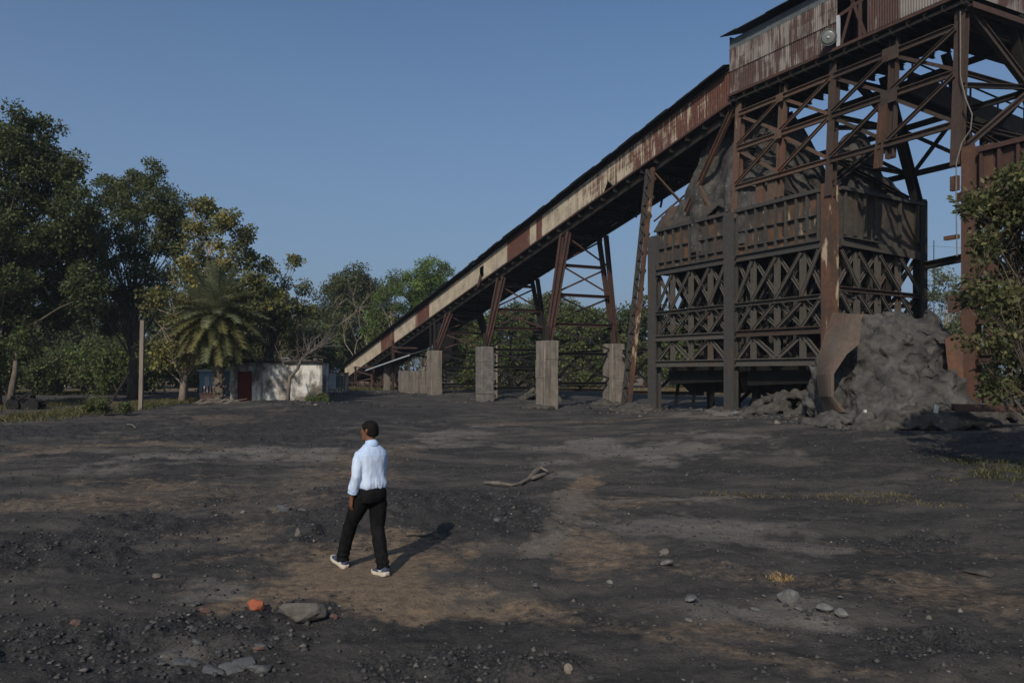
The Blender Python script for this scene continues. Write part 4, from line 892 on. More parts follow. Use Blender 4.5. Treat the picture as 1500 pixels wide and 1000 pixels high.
tree('tall upright olive tree, second from the left edge', tbase(196, 56), lob(56, [(215, 258, 22), (190, 262, 20), (165, 275, 22), (255, 300, 24), (250, 335, 30), (212, 282, 36), (178, 300, 34), (240, 300, 30), (160, 340, 38), (215, 345, 46), (130, 380, 34), (180, 400, 46), (255, 370, 26), (235, 420, 34), (150, 450, 40)], 2, 2), OL[:3] + DG[:1], 2, rc=.62, dens=3.0, per=46, size=.19, trunk=.35, limbs=36)
tree('thin yellowing tree with pale twigs behind the palm', tbase(268, 50), lob(50, [(292, 300, 18), (318, 320, 30), (350, 345, 26), (290, 345, 28), (325, 375, 38), (372, 380, 22), (275, 400, 34), (240, 440, 30), (300, 430, 34), (365, 420, 30), (395, 440, 26), (345, 455, 32), (340, 320, 20), (232, 500, 28), (255, 520, 26), (270, 470, 28)], 1.6, 3), YL + OL[:1], 3, rc=.52, dens=2.3, per=26, size=.20, trunk=.24, limbs=70, bark='palebark', tw=.06, fork=.2, aspect=.7)
tree('sparse small-leaved tree reaching out beside the palm top', tbase(392, 55), lob(55, [(392, 395, 16), (410, 415, 14), (432, 385, 10), (445, 425, 10), (405, 445, 24), (425, 460, 22), (385, 425, 22), (375, 450, 26), (440, 450, 16)], 1.2, 4), YL[:3] + OL[:2], 4, rc=.5, dens=2.4, per=22, size=.2, trunk=.2, limbs=40, bark='bark', tw=.07)
tree('grey green bushy tree behind the white shed', tbase(410, 64), lob(64, [(430, 475, 30), (450, 500, 30), (385, 500, 40), (370, 480, 42), (400, 465, 36), (440, 500, 38), (410, 520, 36), (460, 480, 22), (355, 440, 36), (478, 520, 26)], 2, 5), GG + OL[:2], 5, rc=.65, dens=3, per=40, size=.2, trunk=.22, limbs=40, bark='palebark')
tree('dark round tree left of the top of the pale dead branches', tbase(515, 106), lob(106, [(500, 430, 30), (470, 480, 30), (490, 510, 34), (525, 405, 18), (505, 445, 30), (530, 425, 26), (550, 445, 28), (480, 465, 24), (520, 480, 36), (560, 480, 26), (505, 520, 28), (545, 520, 28)], 3, 6), DG + GG[:1], 6, rc=1.1, dens=4.5, per=48, size=.32, trunk=.35, limbs=26)
tree('loose grey leaved tree top poking up behind the dark round tree', tbase(500, 110), lob(110, [(500, 420, 18), (520, 412, 14), (484, 425, 10)], 1, 7), GG + PL[:1], 7, rc=.8, dens=1.8, per=26, size=.34, trunk=.3, limbs=16, bark='palebark')
tree('bright green feathery tree, highest above the sloping gallery roof', tbase(622, 92), lob(92, [(628, 396, 20), (650, 400, 16), (600, 425, 22), (612, 412, 22), (640, 415, 18), (622, 430, 26), (645, 445, 20), (605, 455, 22), (630, 470, 30)], 2, 8), BG, 8, rc=.85, dens=3, per=48, size=.30, trunk=.3, limbs=30, bark='palebark', aspect=.4)
tree('bright green tree with a small round top left of the highest feathery one', tbase(578, 88), lob(88, [(578, 412, 15), (545, 480, 24), (560, 510, 26), (575, 435, 22), (560, 460, 20), (595, 470, 26), (570, 490, 26), (600, 500, 22)], 2, 9), BG[:3] + OL[:1], 9, rc=.85, dens=3, per=46, size=.30, trunk=.28, limbs=26, bark='palebark', aspect=.4)
for i, (px, Y, top, r, lab) in enumerate(((690, 98, 450, 38, 'green tree seen below the gallery left of the middle trestle'), (748, 94, 438, 40, 'green tree seen through the middle trestle'), (800, 100, 424, 40, 'taller green tree between the middle and tallest trestles'),
        (850, 96, 436, 42, 'wide green tree seen through the tallest trestle'), (905, 102, 446, 36, 'dark green tree just right of the tallest trestle'), (945, 98, 434, 34, 'green tree beside the tall lattice column'),
        (1010, 92, 455, 40, 'tree seen dimly through the crossed braces of the bunker'), (1110, 96, 450, 42, 'tree hidden behind the middle of the bunker, seen in gaps'))):
    ls = [(px + dx, top + dy, r * s_) for dx, dy, s_ in ((0, r * .6, .6), (-r * .5, r * .9, .55), (r * .55, r * .85, .55), (0, r * 1.6, .85), (-r * .7, r * 2, .6), (r * .7, r * 2.1, .6), (0, r * 2.7, .7))]
    tree(lab, tbase(px, Y), lob(Y, ls, 2.5, 20 + i), [OL + BG[:1], DG + BG[:1], OL + DG[:2]][i % 3], 20 + i, rc=1.05, dens=4.4, per=42, size=.34, trunk=.3, limbs=16, group='trees beyond the trestles')
tree('pale dusty tree behind the gap between the two bunkers', tbase(1385, 62), lob(62, [(1380, 415, 26), (1400, 440, 30), (1360, 450, 26), (1385, 480, 34), (1350, 490, 22), (1420, 470, 28), (1400, 510, 30)], 2, 11), PL + GG[:1], 11, rc=.7, dens=2.6, per=34, size=.2, trunk=.25, limbs=26, bark='palebark')
tree('dark tree beyond the right hand bunker', tbase(1480, 66), lob(66, [(1460, 420, 40), (1500, 440, 50), (1470, 490, 50), (1540, 480, 50)], 2, 12), OL, 12, rc=.9, dens=2.6, per=34, size=.26, trunk=.3, limbs=16)
# pale dead branches in front of the dark tree, undergrowth
def bare(label, base, tips, r0, seed, bark='palebark', name='bare_tree', n=3, cat='bare tree'):
    rn = random.Random(seed); rt = empty(name, base, label, cat); m = MB(); b = Vector(base)
    def grow(p, d, ln, r, lv):
        q = p + d * ln; mid = p.lerp(q, .5) + Vector((rn.uniform(-1, 1), rn.uniform(-1, 1), rn.uniform(0, 1))) * ln * .08
        m.tube([p, mid, q], [r, r * .82, r * .62], 5 if lv < 3 else 3, False)
        if lv < 5 and r > .006:
            for _ in range(2 if lv < 4 else 3):
                e = (d + Vector((rn.uniform(-1, 1), rn.uniform(-.6, .6), rn.uniform(-.35, .7))) * .75).normalized(); grow(q, e, ln * rn.uniform(.6, .85), r * .6, lv + 1)
    for tp in tips:
        t = Vector(tp); k = (t - b); grow(b - Vector((0, 0, .15)) if tp is tips[0] else b + k * .0 + Vector((0, 0, .5)), k.normalized(), k.length * .45, r0, 1)
    m.build('branches', bark, rt, True); return rt
bare('pale dead tree with forked white limbs above the low end of the gallery', tbase(533, 100), [at(508, 480, 100), at(545, 450, 100)], .13, 1)
ct = empty('bare_tree', tbase(421, 48.5), 'bare tree with crooked trunk in front of the white shed', 'bare tree'); m = MB(); rn = random.Random(4)
m.tube([Vector(tbase(421, 48.5)) - Vector((0, 0, .2)), at(423, 565, 48.5), at(425, 552, 48.5), at(436, 540, 48.4), at(441, 527, 48.3), at(452, 517, 48.2), at(468, 508, 48.2)], [.15, .12, .11, .10, .08, .06, .03], 8)
m.tube([at(425, 554, 48.5), at(420, 545, 48.6), at(414, 530, 48.7), at(411, 518, 48.8)], [.06, .05, .04, .02], 6)
for k in range(70):
    a_ = rn.choice([(441, 527), (452, 517), (468, 508), (414, 530), (446, 522), (460, 512)]); p = at(a_[0], a_[1], 48.3); e = p + Vector((rn.uniform(-.5, 1.1), rn.uniform(-.6, .6), rn.uniform(-.1, 1.0))); f_ = e + Vector((rn.uniform(-.4, .7), rn.uniform(-.3, .3), rn.uniform(-.2, .5)))
    m.tube([p, e, f_], [.022, .014, .006], 3, False); m.tube([e, e + Vector((rn.uniform(-.5, .5), rn.uniform(-.3, .3), rn.uniform(0, .5)))], [.012, .005], 3, False)
m.build('branches', 'wood', ct, True)
bare('leafless grey twiggy tree behind the right end of the shed', tbase(455, 60), [at(440, 480, 60), at(470, 470, 60), at(430, 500, 60)], .13, 9)
def bush(label, px, Y, rpx, hp, cols, seed, size=.14, per=34, wide=1.6, group=None, name='bush'):
    b = tbase(px, Y); r = rpx / F * Y; h = hp / F * Y; rn = random.Random(seed)
    ls = [(b[0] + rn.uniform(-1, 1) * r * wide * .6, b[1] + rn.uniform(-.6, .6) * r, b[2] + h * rn.uniform(.3, .7), h * rn.uniform(.35, .5)) for _ in range(7)]
    return tree(label, b, ls, cols, seed, rc=max(.18, h * .22), dens=2.2, per=per, size=size, trunk=.05, limbs=8, cat='bush', name=name, group=group, tw=.02)
bush('low leafy green bush just left of the concrete pole', 150, 38, 30, 24, OL + [(.08, .10, .045)], 51, .10, 40)
bush('small green weed clump at the right corner of the shed', 462, 47, 12, 18, BG[:1] + OL + [(.09, .11, .06)], 52, .09, 40)
for i, (px, Y, r, h, c, lab) in enumerate(((10, 66, 50, 60, DG, 'dark undergrowth bush at the left edge under the tallest tree'), (75, 68, 50, 62, OL, 'olive undergrowth bush behind the dark heap'), (130, 70, 40, 75, DG, 'dark bush at the end of the track'),
        (172, 66, 40, 78, BG[:1] + OL, 'brighter green bush left of the concrete pole in the background'), (228, 70, 44, 80, DG, 'dark bush behind the concrete pole'), (290, 74, 44, 80, DG, 'dark bush behind the palm trunk'), (350, 76, 40, 80, OL, 'olive bush behind the left end of the shed'),
        (480, 106, 30, 50, DG + OL, 'dark bush between the shed and the gallery foot'), (540, 106, 30, 60, OL, 'bush just behind the low end of the gallery'), (650, 104, 40, 70, OL, 'bush behind the leftmost pier'), (730, 106, 46, 66, DG, 'bush behind the dull grey pier'), (820, 108, 46, 66, OL, 'bush behind the largest streaked pier'),
        (900, 108, 40, 60, DG, 'bush behind the pale tan pier'), (1000, 108, 50, 60, OL, 'bush seen under the left bay of the bunker'), (1120, 108, 50, 60, DG, 'bush seen under the right bay of the bunker'), (1230, 108, 50, 60, OL, 'bush behind the dust heap'), (1350, 90, 40, 60, OL, 'bush right of the dust heap'), (1450, 80, 50, 60, DG, 'bush behind the tall rusty column'))):
    bush(lab, px, Y, r, h, c, 60 + i, .24, 46, 1.9, 'undergrowth bushes along the tree line')
for i, (px, Y, top, r) in enumerate(((20, 90, 430, 60), (110, 92, 420, 60), (200, 95, 430, 60), (290, 98, 440, 60), (370, 98, 450, 55), (450, 104, 462, 50), (565, 112, 470, 44), (690, 125, 480, 44), (1010, 125, 478, 50), (1250, 120, 470, 60), (1560, 100, 430, 70))):
    ls = [(px + dx * r, top + dy * r, r * s_) for dx, dy, s_ in ((0, .5, .7), (-.7, 1, .6), (.7, 1, .6), (0, 1.6, .8))]
    tree(['far tree filling the background left of the pole', 'far tree behind the tallest dark tree', 'far tree behind the upright olive tree', 'far tree behind the yellowing tree', 'far tree behind the palm', 'far tree behind the shed roof', 'far tree behind the gallery slope', 'far tree low between the first two trestles', 'far tree behind the left bay of the bunker', 'far tree behind the right end of the bunker', 'far tree beyond the right edge'][i],
         tbase(px, Y), lob(Y, ls, 3, 90 + i), DG + OL[:1], 90 + i, rc=1.4, dens=3.4, per=40, size=.5, trunk=.3, limbs=6, group='far background trees')
# near tree at the right edge
tree('near leafy tree with big leaves at the right picture edge', (10.9, 16.4, gz(10.9, 16.4)), lob(16.2, [(1500, 290, 48), (1476, 330, 38), (1510, 390, 56), (1455, 300, 16), (1484, 262, 20), (1530, 330, 60), (1446, 420, 28), (1488, 470, 48), (1455, 500, 30), (1495, 545, 46), (1530, 450, 60), (1462, 560, 22), (1560, 250, 60), (1424, 303, 11), (1440, 292, 14), (1430, 440, 16), (1442, 360, 16), (1540, 560, 50), (1520, 240, 34), (1600, 300, 80), (1620, 420, 80), (1700, 340, 90), (1580, 500, 60)], 1.0, 13), [(.075, .072, .032), (.095, .086, .040), (.058, .058, .026), (.115, .095, .044), (.05, .05, .022)], 13, rc=.30, dens=2.9, per=17, size=.125, trunk=.10, limbs=60, tw=.012, fork=.3)
# palm
def palm(base, ctr, L_, label):
    rn = random.Random(7); b = Vector(base); c = Vector(ctr); rt = empty('palm_tree', b, label, 'palm tree'); m = MB(); n = 22
    pts = [b.lerp(c, i / n) for i in range(n + 1)]; pts[0] -= Vector((0, 0, .2))
    m.tube(pts, [.27 + (.05 if i % 2 else 0) + (.12 if i > 18 else 0) for i in range(n + 1)], 10)
    for i in range(160):
        f = rn.uniform(.05, 1); a = rn.uniform(0, 6.28); p = b.lerp(c, f) + Vector((math.cos(a), math.sin(a), 0)) * .27; m.bar(p, p + Vector((math.cos(a) * .16, math.sin(a) * .16, .14)), .09, .05)
    m.build('trunk', 'bark', rt)
    V = []; T = []
    for k in range(110):
        az = k * 2.39996; el = math.radians(74 - 136 * (k / 109) ** .9); ln = L_ * rn.uniform(.8, 1.08)
        d = Vector((math.cos(az) * math.cos(el), math.sin(az) * math.cos(el), math.sin(el))); p = c.copy(); S = 16; sp = []
        for s_ in range(S + 1):
            sp.append((p.copy(), d.copy())); p = p + d * (ln / S); d = (d + Vector((0, 0, -.030 - .03 * s_ / S))).normalized()
        side0 = d.cross(Vector((0, 0, 1))).normalized(); tw = rn.uniform(-.5, .5)
        col = rn.choice([(.20, .22, .125), (.23, .24, .13), (.17, .19, .10)]) if k < 60 else rn.choice([(.125, .13, .050), (.15, .14, .054), (.10, .11, .046)])
        for s_ in range(S):
            p0, d0 = sp[s_]; p1, d1 = sp[s_ + 1]; side = d0.cross(Vector((0, 0, 1))); side = (side if side.length > .05 else side0).normalized(); upv = side.cross(d0).normalized()
            V += [p0 - side * .025, p0 + side * .025, p1 + side * .02, p1 - side * .02]; T.append((.09, .085, .045))
            if s_ < 1: continue
            for h_ in (0, .2, .4, .6, .8):
                pp = p0.lerp(p1, h_); fr = (s_ + h_) / S; ll = .80 * math.sin(min(1, fr * 1.6 + .15) * math.pi / 2) * (1.15 - fr * .75)
                for sg in (-1, 1):
                    ld = (side * sg * .85 + d0 * .6 + upv * (.25 + tw * sg * .3 + rn.uniform(-.3, .3)) + Vector((0, 0, -.12)) + Vector((rn.uniform(-.1, .1), rn.uniform(-.1, .1), rn.uniform(-.1, .1)))).normalized(); wv = ld.cross(upv).normalized() * .021
                    V += [pp - wv, pp + wv, pp + ld * ll * .6 + wv, pp + ld * ll]; f = rn.uniform(.75, 1.25); T.append(tuple(v * f for v in col))
    V = np.array([tuple(v - b) for v in V]); np_mesh('crown', V, np.arange(len(V)).reshape(-1, 4), M['leaf'], np.array(T), 'FACE', False, rt)
palm(tbase(322, 49), at(318, 460, 49), 3.6, 'date palm with a big round head of arching fronds left of the shed')
# grass
def grass(label, spots, n, h, cols, seed, kind='stuff', name='grass'):
    rng = np.random.default_rng(seed); V = []; T = []; tot = sum(s_[2] * s_[3] for s_ in spots)
    for (cx, cy, rx, ry) in spots:
        k = int(n * rx * ry / tot); a = rng.random(k) * 6.28; r = np.sqrt(rng.random(k)) * (1 + .3 * (rng.random(k) < .2)); x = cx + np.cos(a) * r * rx; y = cy + np.sin(a) * r * ry
        keep = fbm(x * .8, y * .8, 3, seed) > -.08; x, y = x[keep], y[keep]; k = len(x); z = gz0(x, y) + .10 * fbm(x * .12, y * .12, 3, 5) * np.clip(np.abs(y) / 20, 0, 1) + relief(x, y, np.zeros(k)) - .02
        hh = h * rng.uniform(.4, 1.3, k); ld = rng.normal(size=(k, 3)) * .35; ld[:, 2] = 1; ld /= np.linalg.norm(ld, axis=1)[:, None]; w = rng.normal(size=(k, 3)); w[:, 2] = 0; w = w / np.linalg.norm(w, axis=1)[:, None] * (.012 + h * .03)
        p = np.stack([x, y, z], 1); mid = p + ld * (hh * .6)[:, None]; tip = p + ld * hh[:, None] + ld * np.array([1, 1, 0]) * (hh * .5)[:, None]
        V.append(np.stack([p - w, p + w, mid + w * .7, tip], 1).reshape(-1, 3)); c = np.array(cols)[rng.integers(0, len(cols), k)] * rng.uniform(.7, 1.3, (k, 1)); T.append(c)
    V = np.concatenate(V); T = np.concatenate(T); o = np_mesh(name, V, np.arange(len(V)).reshape(-1, 4), M['leaf'], T)
    return tag(o, label, name.replace('_', ' ') if kind is None else 'grass', None, kind)
def gsp(x0, x1, y0, y1, z=.1):
    a, b = gp(0, y0, z)[1], gp(0, y1, z)[1]; Y = (a + b) / 2; return ((x0 + x1) / 2 - 750) / F * Y, Y, (x1 - x0) / 2 / F * Y, (a - b) / 2
GC = [(.12, .105, .042), (.09, .09, .035), (.15, .125, .055), (.07, .08, .03)]
grass('yellow green grass on both sides of the track and around the pole', [gsp(-40, 75, 589, 606), gsp(175, 225, 592, 614), gsp(60, 190, 575, 582), gsp(430, 468, 584, 592), gsp(500, 600, 571, 577), gsp(-60, 60, 576, 584), gsp(120, 235, 590, 618), gsp(-60, 90, 590, 610)], 52000, .24, GC, 71)
grass('dry straw coloured grass scattered over the coal ground at right', [gsp(1190, 1330, 722, 736, 0), gsp(1330, 1400, 728, 745, 0), gsp(1020, 1190, 724, 732, 0), gsp(1400, 1470, 705, 740, 0)], 1500, .07, [(.15, .12, .065), (.12, .095, .05), (.09, .085, .035)], 72)
grass('dry brown grass beyond the trestles', [(6, 84, 22, 7), (20, 75, 12, 6)], 9000, .35, [(.20, .15, .075), (.16, .12, .06)], 73)
grass('green weeds under the near tree at right', [(10.3, 15.9, .8, 1.4), (10.6, 17.6, .9, 1.2)], 1300, .12, OL[:3] + DG + [(.12, .10, .05)], 74)
tag(grass('x', [gsp(1128, 1158, 838, 846, 0)], 160, .06, [(.34, .24, .11), (.26, .18, .09)], 75, None, 'grass_tuft'), 'small straw yellow grass tuft in the right foreground above the pale slag', 'grass tuft')

# ------------------------------------------------------------------ shed and things around it
def X(px, Y): return (px - 750) / F * Y
SY = 51.5; z0 = .1; x0, x1 = X(337, SY), X(472, SY); zt = EYE + (545 - 531) / F * SY
sh = empty('white_shed', ((x0 + x1) / 2, SY, z0), 'low whitewashed stained shed with a red door and flat roof', 'shed')
dx0, dx1 = X(348, SY), X(369, SY); dz = EYE + (545 - 543.5) / F * SY
m = MB(); m.wbox(x0, dx0, SY, SY + .22, z0 - .4, zt); m.wbox(dx1, x1, SY, SY + .22, z0 - .4, zt); m.wbox(dx0, dx1, SY, SY + .22, dz, zt)
m.wbox(x0, x0 + .22, SY + .22, SY + 1.8, z0 - .4, zt); m.wbox(x1 - .22, x1, SY + .22, SY + 1.8, z0 - .4, zt); m.wbox(x0 + .22, x1 - .22, SY + 1.6, SY + 1.8, z0 - .4, zt); m.build('wall', 'white', sh)
MB().wbox(x0 - .15, x1 + .12, SY - .25, SY + 2.0, zt + .003, zt + .13).build('roof', 'dark', sh)
m = MB()
for k in range(26): a = random.Random(k).uniform(x0, x1); m.wbox(a, a + .25, SY - .1, SY + .3, zt + .135, zt + .135 + random.Random(k + 90).uniform(.02, .14))
m.build('roof_rubble', 'stone', sh); MB().wbox(X(408, SY), X(424, SY), SY - .1, SY + .3, zt + .28, zt + .34).build('roof_sheet', 'paleblue', sh)
d = MB().wbox(dx0 + .04, dx1 - .04, SY + .06, SY + .11, z0 - .1, dz - .04).build('door', 'doorred', sh)
m = MB(); [m.wbox(dx0 + .05, dx1 - .05, SY + .045, SY + .058, dz - .10 - k * .33, dz - .06 - k * .33) for k in range(6)]; m.build('batten', 'doorred', d)
m = MB(); m.wbox(dx0, dx0 + .045, SY - .02, SY + .12, z0 - .2, dz); m.wbox(dx1 - .045, dx1, SY - .02, SY + .12, z0 - .2, dz); m.build('door_frame', 'redsteel', sh)
MB().wbox(dx1 - .14, dx1 - .10, SY + .02, SY + .06, z0 + .95, z0 + 1.1).build('handle', 'dark', d)
pb = tbase(206, 42.5); tp = at(209, 469, 42.5); m = MB(); m.bar(Vector(pb) - Vector((0, 0, .3)), tp, .20, .17, out=(0, -1, 0)); o = m.build('utility_pole', 'pole'); tag(o, 'plain pale concrete pole standing in the grass left of the palm', 'pole')
kb = X(290, 60); ks = empty('kiosk', (X(303, 60), 60, .3), 'small pale blue and white hut seen behind the palm trunk', 'hut')
MB().wbox(X(292, 60), X(322, 60), 60, 62, .1, 2.3).build('wall', 'blue', ks); MB().wbox(X(300, 60), X(306, 60), 59.95, 60.0, .9, 1.9).build('window', 'paleblue', ks); MB().wbox(X(290, 60), X(324, 60), 59.8, 62.2, 2.3, 2.42).build('roof', 'paleblue', ks)
bf = empty('striped_barrier', (X(303, 56), 56, .3), 'low red and white barrier in front of the blue hut', 'barrier')
for k in range(8): MB().wbox(X(296 + k * 2.2, 56), X(297.6 + k * 2.2, 56), 56, 56.06, .3, 1.25).build('picket', 'paleblue' if k % 2 else 'doorred', bf)
MB().wbox(X(295, 56), X(314, 56), 56.061, 56.10, .85, .95).build('rail', 'doorred', bf)
bx = empty('metal_box', (X(300, 50), 50, .3), 'rusty dark red box on the ground left of the palm trunk', 'box')
bz = gz(X(300, 50), 50); MB().wbox(X(293, 50), X(315, 50), 50, 50.8, bz - .05, bz + .55).build('body', 'redsteel', bx); MB().wbox(X(292, 50), X(316, 50), 49.95, 50.85, bz + .553, bz + .6).build('lid', 'redsteel', bx)
ht = empty('brick_hut', (X(490, 70), 70, .5), 'little white topped hut right of the shed', 'hut')
MB().wbox(X(480, 72), X(504, 72), 72, 74, .2, 2.1).build('wall', 'white', ht); MB().wbox(X(479, 72), X(505, 72), 71.9, 74.1, 2.103, 2.2).build('roof', 'concdark', ht)
MB().wbox(X(473, 70), X(480, 70), 70, 70.5, .2, 2.2).build('brick_pillar', 'brick2', ht)
eb = empty('meter_box', (X(490, 66), 66, .5), 'pale grey meter box on thin legs right of the shed', 'box')
m = MB().wbox(X(482, 66), X(492, 66), 66, 66.4, .85, 2.15).build('cabinet', 'paleblue', eb); MB().wbox(X(493.5, 66), X(501, 66), 66, 66.4, .95, 1.95).build('cabinet', 'grey', eb)
for px in (483, 491, 495, 500): MB().wbox(X(px, 66), X(px + .8, 66), 66.05, 66.12, .1, .9).build('leg', 'pole', eb)
tp_ = tbase(728, 64); tag(MB().tube([Vector(tp_) - Vector((0, 0, .1)), at(728, 505, 64)], .07, 6).build('thin_post', 'pole'), 'thin whitish post between the grey pier and the streaked pier', 'post')
tag(MB().tube([tbase(162, 50), at(190, 545, 52)], .09, 6).build('leaning_post', 'dark'), 'dark leaning post beside the shaded track left of the pole', 'post')
tag(MB().tube([Vector(tbase(14, 44)) - Vector((0, 0, .1)), at(18, 565, 44.2), at(22, 545, 44.5), at(24, 510, 45)], [.22, .17, .14, .1], 8).build('tree_snag', 'bark', None, True), 'short leaning brown trunk beside the dark heap at the left edge', 'tree trunk')
rn = random.Random(8); jk = empty('scrap_machine', tbase(33, 43), 'black low scrap lying in the shade under the leaning trunk', 'scrap')
b = Vector(tbase(33, 43)); m = MB(); m.boxf(b + Vector((-.75, 0, -.1)), (1.5, .1, 0), (0, .8, 0), (0, 0, .55)); m.boxf(b + Vector((-.6, .1, .45)), (.9, .1, .05), (0, .5, 0), (0, 0, .3)); m.build('body', 'dark', jk)
for a_ in (-.5, .55): m = MB(); m.tube([b + Vector((a_, -.12, .3)), b + Vector((a_, .02, .3))], .36, 14); m.build('wheel', 'black', jk)
m = MB()
for _ in range(26): p = b + Vector((rn.uniform(-.8, .8), rn.uniform(-.1, .7), rn.uniform(.1, .9))); m.bar(p, p + Vector((rn.uniform(-.5, .5), rn.uniform(-.3, .3), rn.uniform(-.3, .3))), .09, .07)
m.build('broken_bars', 'black', jk)
m = MB()                                                     # far mast and wire
tag(MB().tube([at(1368, 352, 90), Vector((X(1368, 90), 90, .3))], .05, 5).build('mast', 'dark'), 'thin far mast behind the gap between the bunkers', 'mast')
tag(MB().tube([at(1345, 362, 80), at(1368, 360.5, 90), at(1420, 364, 82)], .012, 4).build('wire', 'dark'), 'thin wire crossing the gap between the bunkers', 'wire')

# ------------------------------------------------------------------ loose things on the ground
def surf(x, y, dk=.5): return float(gz0(x, y) + .10 * fbm(np.array([x * .12]), np.array([y * .12]), 3, 5)[0] * min(1, abs(y) / 20) + relief(np.array([x]), np.array([y]), np.array([dk]))[0])
def rock_mesh(seed, sx, sy, sz, angular=.3, sub=2):
    import bmesh
    bm = bmesh.new(); bmesh.ops.create_icosphere(bm, subdivisions=sub, radius=1); rn = random.Random(seed); off = Vector((rn.uniform(0, 50),) * 3)
    pl = [Vector((rn.uniform(-1, 1), rn.uniform(-1, 1), rn.uniform(-1, 1))).normalized() for _ in range(9)]
    for v in bm.verts:
        n = v.co.normalized(); r = min([1.0] + [.52 / max(.2, n.dot(p)) for p in pl]) * 1.25; r *= 1 + .10 * mnoise.noise(n * 2.5 + off)
        v.co = Vector((n.x * r * sx, n.y * r * sy, n.z * r * sz))
    me = bpy.data.meshes.new('rock'); bm.to_mesh(me); bm.free(); return me
def rock(px, py, wpx, hpx, mat, label, seed, name='rock', cat='rock', sink=.25, dratio=.8, rot=0, group=None, sub=2):
    p = gp(px, py, 0); z = surf(p.x, p.y); p = gp(px, py, z); z = surf(p.x, p.y); s = wpx / F * p.y / 2; h = hpx / F * p.y
    me = rock_mesh(seed, s, s * dratio, h * .62, sub=sub); me.materials.append(M[mat]); o = bpy.data.objects.new(name, me); COL.objects.link(o); o.location = (p.x, p.y + s * .4, z + h * .5 * (1 - sink)); o.rotation_euler = (rot * .3, rot * .2, rot)
    return tag(o, label, cat, group)
rock(441, 915, 58, 34, 'stone', 'big angular brown grey rock in the left foreground', 11, rot=.35, sink=.15, sub=3)
rock(375, 896, 30, 17, 'brick', 'bright orange crumbled brick left of the big rock', 12, 'brick_piece', 'brick')
rock(300, 899, 18, 11, 'brick2', 'small red brick chunk further left of the orange brick', 13, 'brick_piece', 'brick')
rock(487, 910, 14, 9, 'brick2', 'small red brick bit just right of the big rock', 14, 'brick_piece', 'brick')
rock(108, 920, 22, 9, 'brick2', 'dull red flat stone at far left foreground', 15)
rock(378, 955, 18, 8, 'brick2', 'flat pinkish stone below the orange brick', 16)
rock(1160, 884, 36, 22, 'pstone', 'largest pale grey slab of slag in the right foreground', 17)
rock(1213, 893, 24, 12, 'pstone', 'pale slag lump in the middle of three at right', 18)
rock(1235, 899, 18, 13, 'pstone', 'small pale slag lump, rightmost of three', 19)
rock(978, 830, 18, 9, 'pstone', 'small flat pale stone above the slag pieces', 20)
rock(972, 808, 18, 8, 'stone', 'flat brownish stone above the small pale one', 21)
rock(437, 785, 11, 14, 'stone', 'small upright block left of the walking man', 22)
rock(413, 752, 28, 12, 'dstone', 'flat dark slab left of the man at waist height', 23)
rock(441, 747, 16, 6, 'dstone', 'thin slab beside the flat dark one', 24)
rock(460, 785, 6, 5, 'pole', 'pebble of tan stone left of the man', 25)
rock(228, 846, 16, 6, 'stone', 'little tan slab in dark gravel at left', 26)
rock(834, 993, 14, 13, 'pole', 'tan pebble at the bottom edge of the picture', 27)
rock(782, 952, 10, 8, 'stone', 'brown pebble left of the tan one at the bottom', 28)
rock(355, 750, 9, 6, 'pstone', 'tiny pale stone left of the flat slabs', 29)
rock(893, 856, 12, 7, 'pstone', 'pale chip stone in the middle foreground', 30)
rock(1012, 885, 20, 9, 'dstone', 'grey flat stone left of the pale slag', 31)
rock(783, 862, 10, 6, 'dstone', 'grey stone in the tan patch right of the man', 32)
rock(1360, 1000 - 90, 10, 8, 'stone', 'small stone in dark gravel lower right', 33)
rock(1086, 612, 28, 9, 'pstone', 'pale rubble lump at the foot of the middle bunker column', 34, sink=.1)
rock(1440, 843, 50, 9, 'coaldark', 'long low black lump at far right', 35, 'coal_lump', 'coal lump')
for i in range(9):
    rn = random.Random(200 + i); rock(275 + i * 14 + rn.uniform(-8, 8), 985 + rn.uniform(-22, 8), rn.uniform(22, 44), rn.uniform(8, 14), 'dstone', 'grey slate piece in the litter of slabs at the bottom left', 200 + i, 'slate_piece', 'slate', group='slate pieces at the bottom left', rot=rn.uniform(-1, 1))
def stick(pts, rads, label, name='branch', cat='branch', mat='wood', lift=.02):
    P3 = []
    for px, py, up in pts: p = gp(px, py, 0); z = surf(p.x, p.y); p = gp(px, py, z); P3.append((p.x, p.y, z + up + lift))
    m = MB(); m.tube(P3, [r * .6 for r in rads], 7); return P3, m
P3, m = stick([(709, 708, 0), (730, 710, .02), (748, 712, .0), (760, 711, .02), (775, 706, .05), (786, 699, .12), (792, 697, .16), (802, 699, .12)], [.05, .07, .06, .04, .08, .12, .09, .03], '')
m.tube([P3[4], Vector(P3[5]) + Vector((.15, 0, -.08)), Vector(P3[6]) + Vector((.3, .1, -.1))], [.05, .05, .02], 5); tag(m.build('fallen_branch', 'wood', None, True), 'grey driftwood branch with a knobbly end lying right of the man', 'branch')
rn = random.Random(5); m = MB()
for k in range(16):
    px = 275 + rn.uniform(0, 62); p = Vector(tbase(px, 46.5 + rn.uniform(-1.5, 1.5))); m.tube([p + Vector((0, 0, .05)), p + Vector((rn.uniform(.3, .8), 0, rn.uniform(.1, .4))), p + Vector((rn.uniform(.9, 1.8), rn.uniform(-.5, .5), rn.uniform(.1, .5)))], [.05, .035, .015], 5)
tag(m.build('brushwood', 'wood'), 'heap of dry broken branches in front of the palm', 'brushwood')
